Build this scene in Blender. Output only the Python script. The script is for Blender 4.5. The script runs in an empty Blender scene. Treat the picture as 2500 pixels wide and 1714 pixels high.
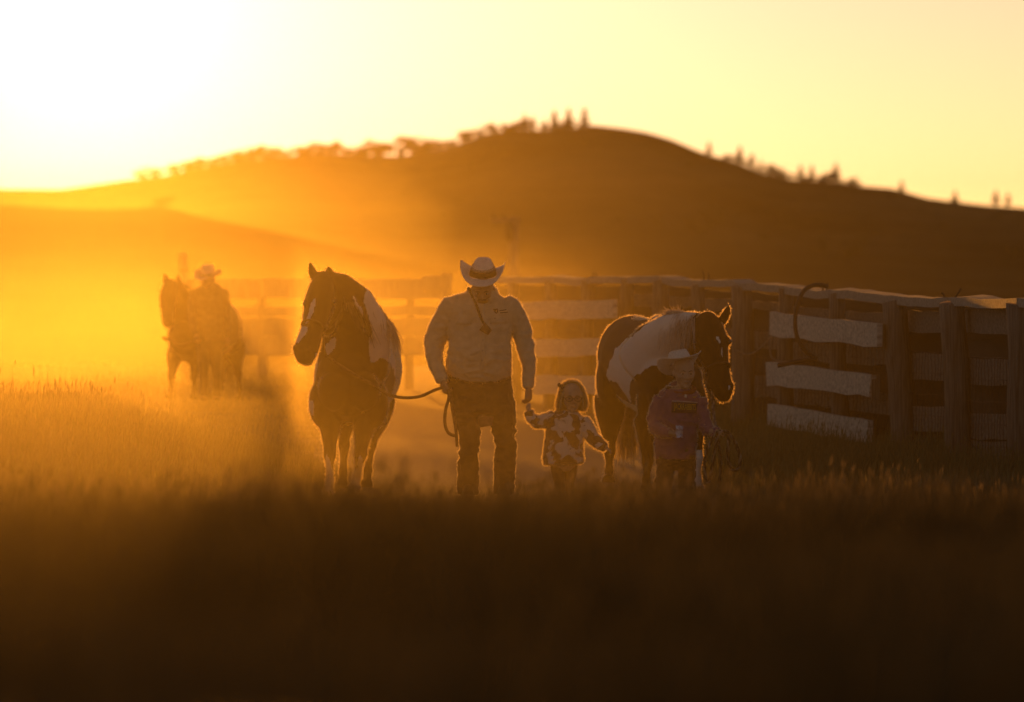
import bpy, bmesh, math, random
import numpy as np
from mathutils import Vector, Matrix, noise
from mathutils.bvhtree import BVHTree
random.seed(7); np.random.seed(7)
R = math.radians
scene = bpy.context.scene
COL = scene.collection

# ------------------------------------------------------------------ camera
F = 200.0 / 36.0 * 2500.0          # focal length in photograph pixels
CAMZ, HOR = 1.95, 612.0            # lens height above the track, row of the horizon
cam_d = bpy.data.cameras.new('camera')
cam = bpy.data.objects.new('camera', cam_d); COL.objects.link(cam)
cam.location = (0, 0, CAMZ); cam.rotation_euler = (R(90), 0, 0)
cam_d.lens = 200; cam_d.sensor_width = 36
cam_d.shift_y = -(857 - HOR) / 2500.0
cam_d.clip_start = 0.5; cam_d.clip_end = 20000
cam_d.dof.use_dof = True; cam_d.dof.focus_distance = 44.3; cam_d.dof.aperture_fstop = 2.8
scene.camera = cam

# ------------------------------------------------------------------ sky and sun
SUN_AZ, SUN_EL = -4.25, 2.35       # degrees: left of the view axis, above the horizon
world = bpy.data.worlds.new('World'); scene.world = world; world.use_nodes = True
nt = world.node_tree; nt.nodes.clear()
sky = nt.nodes.new('ShaderNodeTexSky'); sky.sky_type = 'NISHITA'; sky.sun_disc = False
sky.sun_elevation = R(SUN_EL); sky.sun_rotation = R(SUN_AZ)
sky.altitude = 3000; sky.air_density = 0.7; sky.dust_density = 0.5; sky.ozone_density = 1.0
tint = nt.nodes.new('ShaderNodeMix'); tint.data_type = 'RGBA'; tint.blend_type = 'MULTIPLY'
tint.inputs['Factor'].default_value = 1.0
tint.inputs['B'].default_value = (1.0, 0.65, 0.455, 1)     # warm white balance of the photograph
bg = nt.nodes.new('ShaderNodeBackground'); bg.inputs['Strength'].default_value = 0.148
wo = nt.nodes.new('ShaderNodeOutputWorld')
nt.links.new(sky.outputs[0], tint.inputs['A']); nt.links.new(tint.outputs['Result'], bg.inputs['Color'])
# the solar aureole: air glowing round the low sun
tcw = nt.nodes.new('ShaderNodeTexCoord'); dt = nt.nodes.new('ShaderNodeVectorMath'); dt.operation = 'DOT_PRODUCT'
sdir = Vector((math.sin(R(SUN_AZ)) * math.cos(R(SUN_EL)), math.cos(R(SUN_AZ)) * math.cos(R(SUN_EL)), math.sin(R(SUN_EL))))
dt.inputs[1].default_value = sdir; nt.links.new(tcw.outputs['Generated'], dt.inputs[0])
def wmath(op, a, b_=0.0):
    k = nt.nodes.new('ShaderNodeMath'); k.operation = op
    for i, v in enumerate((a, b_)):
        if isinstance(v, (int, float)): k.inputs[i].default_value = v
        else: nt.links.new(v, k.inputs[i])
    return k.outputs[0]
ang = wmath('ARCCOSINE', wmath('MINIMUM', dt.outputs['Value'], 0.9999999))
glow = wmath('MULTIPLY', wmath('EXPONENT', wmath('MULTIPLY', ang, -1.0 / R(3.0))), 1.15)
bg2 = nt.nodes.new('ShaderNodeBackground'); bg2.inputs['Color'].default_value = (1.0, 0.93, 0.80, 1); nt.links.new(glow, bg2.inputs['Strength'])
adds = nt.nodes.new('ShaderNodeAddShader'); nt.links.new(bg.outputs[0], adds.inputs[0]); nt.links.new(bg2.outputs[0], adds.inputs[1])
nt.links.new(adds.outputs[0], wo.inputs['Surface'])

sun_d = bpy.data.lights.new('sun', 'SUN'); sun_d.energy = 5.0; sun_d.angle = R(0.5)
sun_d.color = (1.0, 0.335, 0.02)
sun = bpy.data.objects.new('sun', sun_d); COL.objects.link(sun)
sun.rotation_euler = sdir.to_track_quat('Z', 'Y').to_euler()

vs = scene.view_settings
vs.view_transform = 'Standard'; vs.look = 'None'; vs.exposure = 0.3; vs.gamma = 1.0; vs.use_curve_mapping = False
cy = scene.cycles
cy.use_denoising = True; cy.volume_bounces = 0; cy.max_bounces = 4; cy.diffuse_bounces = 1; cy.glossy_bounces = 1
cy.transmission_bounces = 4; cy.transparent_max_bounces = 32; cy.volume_step_rate = 2.0; cy.volume_max_steps = 96
cy.caustics_reflective = False; cy.caustics_refractive = False

# ------------------------------------------------------------------ helpers
def at(px, py, Y):
    """World point at distance Y that the photograph shows at (px, py)."""
    return Vector(((px - 1250.0) / F * Y, Y, CAMZ + (HOR - py) / F * Y))

def smooth(a, b, x):
    t = np.clip((x - a) / (b - a), 0, 1); return t * t * (3 - 2 * t)

def tag(o, label=None, cat=None, group=None, kind=None):
    if label: o['label'] = label
    if cat: o['category'] = cat
    if group: o['group'] = group
    if kind: o['kind'] = kind
    return o

def link(name, me, mat=None, parent=None):
    o = bpy.data.objects.new(name, me); COL.objects.link(o)
    if mat is not None and me is not None and not me.materials: me.materials.append(mat)
    if parent is not None: o.parent = parent; o.matrix_parent_inverse = parent.matrix_basis.inverted()
    return o

def empty(name, loc, label=None, cat=None, group=None):
    o = bpy.data.objects.new(name, None); o.location = loc; o.empty_display_size = 0.2
    COL.objects.link(o); return tag(o, label, cat, group)

def np_mesh(name, V, quads=None, tris=None, smooth_shade=False):
    me = bpy.data.meshes.new(name)
    V = np.asarray(V, dtype=np.float32)
    loops, starts, totals = [], [], []
    s = 0
    if quads is not None and len(quads):
        q = np.asarray(quads, dtype=np.int32); loops.append(q.ravel())
        starts.append(s + 4 * np.arange(len(q))); totals.append(np.full(len(q), 4)); s += 4 * len(q)
    if tris is not None and len(tris):
        t = np.asarray(tris, dtype=np.int32); loops.append(t.ravel())
        starts.append(s + 3 * np.arange(len(t))); totals.append(np.full(len(t), 3)); s += 3 * len(t)
    loops = np.concatenate(loops); starts = np.concatenate(starts); totals = np.concatenate(totals)
    me.vertices.add(len(V)); me.vertices.foreach_set('co', V.ravel())
    me.loops.add(len(loops)); me.loops.foreach_set('vertex_index', loops.astype(np.int32))
    me.polygons.add(len(starts)); me.polygons.foreach_set('loop_start', starts.astype(np.int32))
    me.polygons.foreach_set('loop_total', totals.astype(np.int32))
    if smooth_shade: me.polygons.foreach_set('use_smooth', np.ones(len(starts), dtype=bool))
    me.update(calc_edges=True)
    return me

class Soup:
    """Collects closed shapes (lofts, ellipsoids, boxes) for one mesh."""
    def __init__(s): s.v = []; s.f = []
    def loft(s, rings, ref=(0, 1, 0), n=16, cap=True, round_end=0.0):
        """rings: (centre, a, b[, power]) a along tangent x ref, b along ref."""
        ref = Vector(ref)
        C = [Vector(r[0]) for r in rings]
        A = [r[1] for r in rings]; B = [r[2] for r in rings]
        T = []
        for i in range(len(C)):
            t = C[min(i + 1, len(C) - 1)] - C[max(i - 1, 0)]
            T.append(t.normalized() if t.length > 1e-9 else Vector((0, 0, 1)))
        if round_end > 0:
            C = [C[0] - T[0] * round_end * A[0]] + C + [C[-1] + T[-1] * round_end * A[-1]]
            A = [A[0] * 0.45] + A + [A[-1] * 0.45]; B = [B[0] * 0.45] + B + [B[-1] * 0.45]; T = [T[0]] + T + [T[-1]]
        base = len(s.v)
        for c, a, b, t in zip(C, A, B, T):
            side = t.cross(ref)
            if side.length < 1e-5: side = t.cross(Vector((0.3, 0.2, 1)))
            side.normalize(); up = side.cross(t).normalized()
            for k in range(n):
                th = 2 * math.pi * k / n
                s.v.append(c + side * (a * math.cos(th)) + up * (b * math.sin(th)))
        m = len(C)
        for i in range(m - 1):
            for k in range(n):
                k2 = (k + 1) % n
                s.f.append((base + i * n + k, base + i * n + k2, base + (i + 1) * n + k2, base + (i + 1) * n + k))
        if cap:
            s.f.append(tuple(base + k for k in range(n))[::-1]); s.f.append(tuple(base + (m - 1) * n + k for k in range(n)))
        return s
    def tube(s, pts, r, n=6):
        pts = [Vector(p) for p in pts]; rr = r if isinstance(r, (list, tuple)) else [r] * len(pts)
        base = len(s.v); up = None
        for i, p in enumerate(pts):
            t = (pts[min(i + 1, len(pts) - 1)] - pts[max(i - 1, 0)]).normalized()
            if up is None:
                up = t.orthogonal().normalized()
            up = (up - t * up.dot(t))
            up = up.normalized() if up.length > 1e-6 else t.orthogonal().normalized()
            sd = t.cross(up)
            for k in range(n):
                th = 2 * math.pi * k / n
                s.v.append(p + (up * math.cos(th) + sd * math.sin(th)) * rr[i])
        for i in range(len(pts) - 1):
            for k in range(n):
                k2 = (k + 1) % n
                s.f.append((base + i * n + k, base + i * n + k2, base + (i + 1) * n + k2, base + (i + 1) * n + k))
        s.f.append(tuple(base + k for k in range(n))[::-1]); s.f.append(tuple(base + (len(pts) - 1) * n + k for k in range(n)))
        return s
    def ell(s, c, r, rot=None, nu=14, nv=9):
        c = Vector(c); base = len(s.v)
        if not isinstance(r, (list, tuple)): r = (r, r, r)
        for j in range(nv + 1):
            ph = -math.pi / 2 + math.pi * j / nv
            ph = max(-1.52, min(1.52, ph))
            for k in range(nu):
                th = 2 * math.pi * k / nu
                p = Vector((r[0] * math.cos(ph) * math.cos(th), r[1] * math.cos(ph) * math.sin(th), r[2] * math.sin(ph)))
                s.v.append(c + (rot @ p if rot is not None else p))
        for j in range(nv):
            for k in range(nu):
                k2 = (k + 1) % nu
                s.f.append((base + j * nu + k, base + j * nu + k2, base + (j + 1) * nu + k2, base + (j + 1) * nu + k))
        s.f.append(tuple(base + k for k in range(nu))[::-1]); s.f.append(tuple(base + nv * nu + k for k in range(nu)))
        return s
    def hexa(s, P):
        """8 corners: four of the front face then the matching four of the back."""
        b = len(s.v); s.v += [Vector(p) for p in P]
        for q in ((0, 1, 2, 3), (7, 6, 5, 4), (0, 4, 5, 1), (1, 5, 6, 2), (2, 6, 7, 3), (3, 7, 4, 0)):
            s.f.append(tuple(b + i for i in q))
        return s
    def mesh(s, name, shade=True):
        me = bpy.data.meshes.new(name); me.from_pydata([tuple(v) for v in s.v], [], s.f); 
        if shade: me.polygons.foreach_set('use_smooth', np.ones(len(me.polygons), dtype=bool))
        me.update(); return me
    def obj(s, name, mat, parent=None, shade=True):
        return link(name, s.mesh(name, shade), mat, parent)
    def skin(s, name, mat, parent=None, voxel=0.008, iters=4, fac=0.5, soften=None):
        """Melt the shapes into one continuous surface."""
        me = s.mesh(name + '_raw'); o = bpy.data.objects.new('tmp', me); COL.objects.link(o)
        m = o.modifiers.new('r', 'REMESH'); m.mode = 'VOXEL'; m.voxel_size = voxel; m.use_smooth_shade = True
        if iters:
            m2 = o.modifiers.new('s', 'SMOOTH'); m2.iterations = iters; m2.factor = fac
        dg = bpy.context.evaluated_depsgraph_get(); ev = o.evaluated_get(dg)
        out = bpy.data.meshes.new_from_object(ev); out.name = name
        bpy.data.objects.remove(o); bpy.data.meshes.remove(me)
        out.materials.clear()
        if soften:
            o2 = bpy.data.objects.new('tmp2', out); COL.objects.link(o2); vg = o2.vertex_groups.new(name='w')
            for v in out.vertices:
                w = soften[1](v.co)
                if w > 0: vg.add([v.index], w, 'REPLACE')
            m3 = o2.modifiers.new('s', 'SMOOTH'); m3.iterations = soften[0]; m3.factor = 0.5; m3.vertex_group = 'w'
            out2 = bpy.data.meshes.new_from_object(o2.evaluated_get(bpy.context.evaluated_depsgraph_get())); out2.name = name
            bpy.data.objects.remove(o2); bpy.data.meshes.remove(out); out = out2
        out.polygons.foreach_set('use_smooth', np.ones(len(out.polygons), dtype=bool))
        return link(name, out, mat, parent)

def catmull(pts, k=6):
    pts = [Vector(p) for p in pts]; out = []
    for i in range(len(pts) - 1):
        p0 = pts[max(i - 1, 0)]; p1 = pts[i]; p2 = pts[i + 1]; p3 = pts[min(i + 2, len(pts) - 1)]
        for j in range(k):
            t = j / k
            out.append(0.5 * ((2 * p1) + (p2 - p0) * t + (2 * p0 - 5 * p1 + 4 * p2 - p3) * t * t + (3 * p1 - p0 - 3 * p2 + p3) * t ** 3))
    out.append(pts[-1]); return out

# ------------------------------------------------------------------ materials
def mat_new(name):
    m = bpy.data.materials.new(name); m.use_nodes = True
    n = m.node_tree; b = n.nodes['Principled BSDF']; return m, n, b

def noise_mat(name, c1, c2, scale=8.0, rough=0.85, bump=0.15, bscale=None, stretch=None, sheen=0.0, spec=0.3, trans=0.0, detail=6, coord='Object', bdist=0.01):
    m, n, b = mat_new(name)
    tc = n.nodes.new('ShaderNodeTexCoord'); mp = n.nodes.new('ShaderNodeMapping')
    n.links.new(tc.outputs[coord], mp.inputs['Vector'])
    if stretch: mp.inputs['Scale'].default_value = stretch
    nz = n.nodes.new('ShaderNodeTexNoise'); nz.inputs['Scale'].default_value = scale; nz.inputs['Detail'].default_value = detail
    n.links.new(mp.outputs[0], nz.inputs['Vector'])
    rp = n.nodes.new('ShaderNodeValToRGB'); rp.color_ramp.elements[0].position = 0.3; rp.color_ramp.elements[1].position = 0.7
    rp.color_ramp.elements[0].color = (*c1, 1); rp.color_ramp.elements[1].color = (*c2, 1)
    n.links.new(nz.outputs['Fac'], rp.inputs['Fac']); n.links.new(rp.outputs['Color'], b.inputs['Base Color'])
    b.inputs['Roughness'].default_value = rough; b.inputs['Specular IOR Level'].default_value = spec
    if sheen: b.inputs['Sheen Weight'].default_value = sheen; b.inputs['Sheen Roughness'].default_value = 0.4
    if bump:
        n2 = n.nodes.new('ShaderNodeTexNoise'); n2.inputs['Scale'].default_value = bscale or scale * 4; n2.inputs['Detail'].default_value = 5
        n.links.new(mp.outputs[0], n2.inputs['Vector'])
        bp = n.nodes.new('ShaderNodeBump'); bp.inputs['Strength'].default_value = bump; bp.inputs['Distance'].default_value = bdist
        n.links.new(n2.outputs['Fac'], bp.inputs['Height']); n.links.new(bp.outputs[0], b.inputs['Normal'])
    if trans:
        tr = n.nodes.new('ShaderNodeBsdfTranslucent'); n.links.new(rp.outputs['Color'], tr.inputs['Color'])
        mx = n.nodes.new('ShaderNodeMixShader'); mx.inputs[0].default_value = trans
        n.links.new(b.outputs[0], mx.inputs[1]); n.links.new(tr.outputs[0], mx.inputs[2])
        n.links.new(mx.outputs[0], n.nodes['Material Output'].inputs['Surface'])
    return m

def weathered_wood(name, c1, c2, axis='x'):
    st = {'x': (0.6, 9, 9), 'z': (14, 14, 0.7)}[axis]
    return noise_mat(name, c1, c2, scale=4.0, rough=0.85, bump=0.5, bscale=9.0, stretch=st, bdist=0.012)
# ------------------------------------------------------------------ the land
def ground_z(x, y):
    x = np.asarray(x, float); y = np.asarray(y, float)
    a = 1.685 - 0.046 * np.maximum(y, 0)
    z = 0.5 * (a + np.sqrt(a * a + 0.02)) - 0.5 * (-1.0 + math.sqrt(1.02))
    bank = 0.62 * smooth(-1.35, -3.3, x) * np.exp(-((y - 41.5) / 6.5) ** 2)
    bank = bank + 0.02 * smooth(2.2, 3.6, x) * smooth(30, 40, y) * smooth(75, 55, y)
    bump = 0.03 * np.sin(x * 1.7 + 0.6 * y) * np.sin(y * 0.9 - 0.4 * x) + 0.02 * np.sin(3.1 * x + 1.3 * y)
    path = smooth(-2.2, -1.4, x) * smooth(3.2, 2.4, x) * smooth(34, 40, y)
    drop = -0.05 * np.maximum(y - 96, 0)
    return z + bank + bump * (1 - 0.85 * path) * smooth(0, 4, np.abs(y) + 1) + drop

def grid_mesh(name, X, Y, Z):
    h, w = X.shape
    V = np.stack([X, Y, Z], -1).reshape(-1, 3)
    i = np.arange(h * w).reshape(h, w)
    q = np.stack([i[:-1, :-1], i[:-1, 1:], i[1:, 1:], i[1:, :-1]], -1).reshape(-1, 4)
    return np_mesh(name, V, q, None, True)

gx = np.concatenate([np.linspace(-110, -12, 30)[:-1], np.linspace(-12, 12, 121), np.linspace(12, 110, 30)[1:]])
gy = np.concatenate([np.linspace(-60, 0, 16)[:-1], np.linspace(0, 120, 301)])
GX, GY = np.meshgrid(gx, gy)

# soil, dry turf and the dirt track in one material
m_ground, n, b = mat_new('ground_soil')
geo = n.nodes.new('ShaderNodeNewGeometry'); sep = n.nodes.new('ShaderNodeSeparateXYZ'); n.links.new(geo.outputs['Position'], sep.inputs[0])
nz = n.nodes.new('ShaderNodeTexNoise'); nz.inputs['Scale'].default_value = 1.3; nz.inputs['Detail'].default_value = 8
n.links.new(geo.outputs['Position'], nz.inputs['Vector'])
nf = n.nodes.new('ShaderNodeTexNoise'); nf.inputs['Scale'].default_value = 14; nf.inputs['Detail'].default_value = 6
n.links.new(geo.outputs['Position'], nf.inputs['Vector'])
def math_node(n, op, a, bv, clamp=False):
    k = n.nodes.new('ShaderNodeMath'); k.operation = op; k.use_clamp = clamp
    for i, v in enumerate((a, bv)):
        if isinstance(v, (int, float)): k.inputs[i].default_value = v
        else: n.links.new(v, k.inputs[i])
    return k.outputs[0]
off = math_node(n, 'MULTIPLY', math_node(n, 'SUBTRACT', nz.outputs['Fac'], 0.5), 1.6)
d = math_node(n, 'ABSOLUTE', math_node(n, 'ADD', math_node(n, 'SUBTRACT', sep.outputs['X'], -0.15), off), 0)
pf = n.nodes.new('ShaderNodeMapRange'); pf.inputs['From Min'].default_value = 2.2; pf.inputs['From Max'].default_value = 1.5
n.links.new(d, pf.inputs['Value'])
turf = n.nodes.new('ShaderNodeValToRGB'); turf.color_ramp.elements[0].color = (0.035, 0.03, 0.013, 1); turf.color_ramp.elements[1].color = (0.085, 0.07, 0.032, 1)
n.links.new(nz.outputs['Fac'], turf.inputs['Fac'])
dirt = n.nodes.new('ShaderNodeValToRGB'); dirt.color_ramp.elements[0].color = (0.20, 0.15, 0.105, 1); dirt.color_ramp.elements[1].color = (0.32, 0.255, 0.19, 1)
n.links.new(nf.outputs['Fac'], dirt.inputs['Fac'])
py_ = n.nodes.new('ShaderNodeMapRange'); py_.inputs['From Min'].default_value = 33; py_.inputs['From Max'].default_value = 40
n.links.new(math_node(n, 'ADD', sep.outputs['Y'], math_node(n, 'MULTIPLY', off, 3.0)), py_.inputs['Value'])
pmask = math_node(n, 'MULTIPLY', pf.outputs[0], py_.outputs[0])
mx = n.nodes.new('ShaderNodeMix'); mx.data_type = 'RGBA'
n.links.new(pmask, mx.inputs['Factor']); n.links.new(turf.outputs[0], mx.inputs['A']); n.links.new(dirt.outputs[0], mx.inputs['B'])
n.links.new(mx.outputs['Result'], b.inputs['Base Color']); b.inputs['Roughness'].default_value = 0.95; b.inputs['Specular IOR Level'].default_value = 0.1
bp = n.nodes.new('ShaderNodeBump'); bp.inputs['Strength'].default_value = 0.6; bp.inputs['Distance'].default_value = 0.05
n.links.new(nf.outputs['Fac'], bp.inputs['Height']); n.links.new(bp.outputs[0], b.inputs['Normal'])
ground = link('ground', grid_mesh('ground', GX, GY, ground_z(GX, GY)), m_ground); tag(ground, kind='structure')

# far country: valley, near ridge on the left, the big hill behind
SK1 = np.array([(-2500, 520), (-800, 505), (0, 500), (200, 512), (330, 512), (400, 503), (455, 523), (610, 554), (747, 585), (850, 609), (920, 623), (1000, 640), (1150, 668), (1400, 705), (1800, 730), (2600, 760), (5000, 780)], float)
SK2 = np.array([(-2500, 540), (-800, 500), (-200, 470), (0, 462), (150, 462), (300, 440), (400, 428), (470, 412), (575, 394), (665, 385), (782, 375), (920, 380), (975, 380), (1062, 368), (1155, 340), (1201, 326), (1271, 318), (1349, 324), (1387, 318), (1445, 310), (1523, 318), (1581, 327), (1639, 343), (1716, 374), (1798, 396), (1852, 419), (1937, 440), (2045, 446), (2103, 458), (2181, 465), (2258, 487), (2336, 495), (2500, 506), (2900, 530), (5000, 560)], float)
def soften(SK, w):
    xs = np.arange(-2500, 5001, 4.0); ys = np.interp(xs, SK[:, 0], SK[:, 1]); k = np.hanning(w); k /= k.sum()
    return np.stack([xs, np.convolve(np.pad(ys, w // 2, mode='edge'), k, mode='valid')[:len(xs)]], -1)
SK1 = soften(SK1, 31); SK2 = soften(SK2, 13)
Y1, Y2 = 600.0, 2500.0
def pyz(py, Y): return CAMZ + (HOR - py) / F * Y
def far_z(px, Y):
    r1 = pyz(np.interp(px, SK1[:, 0], SK1[:, 1]), Y1); r2 = pyz(np.interp(px, SK2[:, 0], SK2[:, 1]), Y2)
    floor1 = -7.6 + 0 * px
    r1 = np.maximum(r1, -8.2)
    valley = np.minimum(r1 - 2.5, -6.5)
    shoulder = -3.0 + 0.34 * (r2 + 3)
    Yk = [100, 160, 260, 420, Y1, 760, 1000, 1500, 1950, 2300, Y2, 2700, 3200, 4500]
    Zk = [-0.35 + 0 * px, -3.2 + 0 * px, floor1, floor1 + 0.45 * (r1 + 8), r1, valley, valley - 1.0, -5.5 + 0 * px, shoulder, -3 + 0.80 * (r2 + 3), r2, r2 - 6, r2 - 30, r2 - 60]
    out = np.zeros(np.broadcast(px, Y).shape)
    Y = np.broadcast_to(Y, out.shape)
    for i in range(len(Yk) - 1):
        sel = (Y >= Yk[i]) & (Y <= Yk[i + 1])
        t = (Y - Yk[i]) / (Yk[i + 1] - Yk[i])
        if Yk[i + 1] in (Y1, Y2): t = np.sin(t * math.pi / 2)
        elif Yk[i] in (Y1, Y2): t = 1 - np.cos(t * math.pi / 2)
        zz = np.broadcast_to(Zk[i], out.shape) * (1 - t) + np.broadcast_to(Zk[i + 1], out.shape) * t
        out = np.where(sel, zz, out)
    return out
fy = np.concatenate([np.geomspace(104, 600, 60), np.geomspace(615, 2500, 70)[0:], np.geomspace(2540, 4500, 20)])
fu = np.concatenate([np.linspace(-0.9, -0.13, 30)[:-1], np.linspace(-0.13, 0.13, 361), np.linspace(0.13, 0.9, 30)[1:]])
FU, FY = np.meshgrid(fu, fy)
fpx = 1250 + FU * F
FZ = far_z(fpx, FY)
FX = FU * FY
FZ = FZ + (0.0012 * FY) * (np.sin(FX * 0.031 + FY * 0.013) * np.sin(FY * 0.011 - FX * 0.017)) * smooth(150, 500, FY) * (1 - 0.9 * np.exp(-((FY - Y2) / 120) ** 2) - 0.9 * np.exp(-((FY - Y1) / 60) ** 2))
m_hill = noise_mat('dry_grass_hill', (0.016, 0.013, 0.006), (0.15, 0.115, 0.06), scale=0.009, rough=1.0, bump=0.0, spec=0.0, stretch=(1, 0.5, 6), detail=9)
hills = link('hills', grid_mesh('hills', FX, FY, FZ), m_hill); tag(hills, kind='structure')

# ------------------------------------------------------------------ air: thin haze everywhere, road dust in the hollow, added glare veils
def box_obj(name, lo, hi, mat):
    me = Soup().hexa([(lo[0], lo[1], lo[2]), (hi[0], lo[1], lo[2]), (hi[0], lo[1], hi[2]), (lo[0], lo[1], hi[2]),
                      (lo[0], hi[1], lo[2]), (hi[0], hi[1], lo[2]), (hi[0], hi[1], hi[2]), (lo[0], hi[1], hi[2])]).mesh(name, False)
    return link(name, me, mat)
def volume_mat(name, density, color, g):
    m = bpy.data.materials.new(name); m.use_nodes = True; n = m.node_tree; n.nodes.clear()
    out = n.nodes.new('ShaderNodeOutputMaterial'); v = n.nodes.new('ShaderNodeVolumePrincipled')
    v.inputs['Density'].default_value = density; v.inputs['Color'].default_value = (*color, 1); v.inputs['Anisotropy'].default_value = g
    n.links.new(v.outputs[0], out.inputs['Volume']); return m, n, v
m_haze, _, _ = volume_mat('haze_air', 0.7e-5, (0.95, 0.92, 0.88), 0.3)
haze = box_obj('haze', (-4300, -70, -75), (4300, 4600, 75), m_haze); tag(haze, 'thin golden evening haze filling the valley air', 'haze', kind='stuff')
# brown mineral dust that also stands in for lens flare veil: strongly forward scattering, mostly absorbing
m_dust, _, _ = volume_mat('dust_air', 3.6e-3, (0.0250, 0.0230, 0.0195), 0.957)
dust = box_obj('dust', (-60, -8, -6), (60, 58, 7), m_dust); tag(dust, 'fine backlit road dust and added glare veil around the people and the horses', 'dust', kind='stuff')
m_dust2, _, _ = volume_mat('pasture_dust', 8.5e-4, (0.013, 0.0119, 0.0100), 0.957)
dust2 = box_obj('pasture_dust', (-160, 58.2, -14), (160, 330, 6), m_dust2); tag(dust2, 'backlit dust hanging over the pasture behind the fence', 'dust', kind='stuff')
m_vdust, _, _ = volume_mat('valley_dust', 3.0e-4, (0.022, 0.0205, 0.018), 0.955)
vdust = box_obj('valley_dust', (-260, 660, -22), (-14, 1500, 13), m_vdust); tag(vdust, 'bright dust filling the valley behind the near left ridge', 'dust', kind='stuff')

# dust kicked up by the hooves: thicker, patchy, low over the track and the pasture on the left
m_cloud, n, v = volume_mat('hoof_dust', 0.0, (0.125, 0.112, 0.088), 0.955)
geo = n.nodes.new('ShaderNodeNewGeometry'); sp = n.nodes.new('ShaderNodeSeparateXYZ'); n.links.new(geo.outputs['Position'], sp.inputs[0])
def ramp(val, a, b_):
    k = n.nodes.new('ShaderNodeMapRange'); k.interpolation_type = 'SMOOTHSTEP'; k.inputs['From Min'].default_value = a; k.inputs['From Max'].default_value = b_
    n.links.new(val, k.inputs['Value']); return k.outputs[0]
nz = n.nodes.new('ShaderNodeTexNoise'); nz.inputs['Scale'].default_value = 0.42; nz.inputs['Detail'].default_value = 2.0; nz.inputs['Distortion'].default_value = 0.5
n.links.new(geo.outputs['Position'], nz.inputs['Vector'])
wx = ramp(math_node(n, 'ADD', sp.outputs['X'], math_node(n, 'MULTIPLY', math_node(n, 'SUBTRACT', nz.outputs['Fac'], 0.5), 1.8)), 2.2, -0.4)
lx = ramp(sp.outputs['X'], -1.7, -2.9)                                  # on the left the thick dust lies behind the led horse
y2 = math_node(n, 'SUBTRACT', sp.outputs['Y'], math_node(n, 'MULTIPLY', lx, 27.0))
wy = math_node(n, 'MULTIPLY', math_node(n, 'ADD', math_node(n, 'MULTIPLY', ramp(y2, 44.5, 48.5), 0.82), math_node(n, 'MULTIPLY', ramp(sp.outputs['Y'], 44.5, 50.0), 0.18)), ramp(sp.outputs['Y'], 96, 84))
wz = ramp(sp.outputs['Z'], 2.35, 0.5)
wn = ramp(nz.outputs['Fac'], 0.25, 0.75)
dens = math_node(n, 'MULTIPLY', math_node(n, 'MULTIPLY', wx, wy), math_node(n, 'MULTIPLY', wz, math_node(n, 'ADD', wn, 0.35)))
n.links.new(math_node(n, 'MULTIPLY', dens, 9.0e-3), v.inputs['Density'])
cloud = box_obj('dust_cloud', (-14, 44.2, -0.6), (3.4, 97, 2.4), m_cloud); tag(cloud, 'patchy golden dust cloud kicked up low behind the horses and the man', 'dust', kind='stuff')

m_bank, _, _ = volume_mat('bank_flare_veil', 4.5e-3, (0.062, 0.058, 0.048), 0.955)  # added volume imitating lens flare veil over the left bank
bveil = link('bank_flare_veil', Soup().hexa([(-12, 6, -0.6), (-0.5, 6, -0.6), (-0.5, 6, 1.92), (-12, 6, 1.92), (-42, 44.15, -1.5), (-1.78, 44.15, -1.5), (-1.78, 44.15, 0.78), (-42, 44.15, 0.78)]).mesh('bank_flare_veil', False), m_bank)
tag(bveil, 'added volume standing in for lens glare over the grassy bank at the left', 'dust', kind='stuff')
m_track, _, _ = volume_mat('track_dust_veil', 4.0e-3, (0.058, 0.053, 0.044), 0.955)  # low dust plus added veil that brightens the dark track and legs
tdust = link('track_dust_veil', Soup().hexa([(-0.6, 14, -0.6), (0.25, 14, -0.6), (0.25, 14, 1.75), (-0.6, 14, 1.75), (-1.74, 44.1, -1.5), (1.5, 44.1, -1.5), (1.5, 44.1, 0.30), (-1.74, 44.1, 0.30)]).mesh('track_dust_veil', False), m_track)
tag(tdust, 'thin dust and added glare veil low over the track in front of the walkers', 'dust', kind='stuff')
# ------------------------------------------------------------------ corral fence
m_post = weathered_wood('weathered_post_wood', (0.09, 0.07, 0.052), (0.27, 0.22, 0.175), 'z')
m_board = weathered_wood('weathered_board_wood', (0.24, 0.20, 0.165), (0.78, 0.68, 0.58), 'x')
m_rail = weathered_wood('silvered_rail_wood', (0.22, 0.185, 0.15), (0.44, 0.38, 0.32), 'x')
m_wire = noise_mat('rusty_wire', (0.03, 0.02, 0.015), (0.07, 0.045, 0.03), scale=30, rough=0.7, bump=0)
m_far = weathered_wood('shaded_plank_wood', (0.075, 0.063, 0.052), (0.25, 0.215, 0.18), 'x')  # far-side planks: shade behind the posts put into the wood colour
FD = np.array([(440, 91), (800, 85), (1080, 78), (1170, 75.5), (1250, 73), (1390, 69), (1600, 64), (1800, 59), (1910, 57), (2035, 54.5), (2172, 52), (2315, 49), (2472, 45.5), (2640, 42.5), (2830, 39.5)], float)
def fd(px): return float(np.interp(px, FD[:, 0], FD[:, 1]))
TOPY = np.array([(1150, 682), (1200, 676), (1290, 677), (1360, 675), (1400, 683), (1450, 675), (1530, 676), (1600, 673), (1615, 676), (1650, 683), (1690, 684), (1790, 683), (1796, 691), (1850, 692), (1900, 697), (1960, 706), (2000, 711), (2020, 708), (2060, 708), (2150, 720), (2250, 728), (2300, 727), (2340, 724), (2400, 731), (2470, 728), (2500, 727), (2640, 738), (2830, 752)], float)
def topy(px): return float(np.interp(px, TOPY[:, 0], TOPY[:, 1]))

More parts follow.
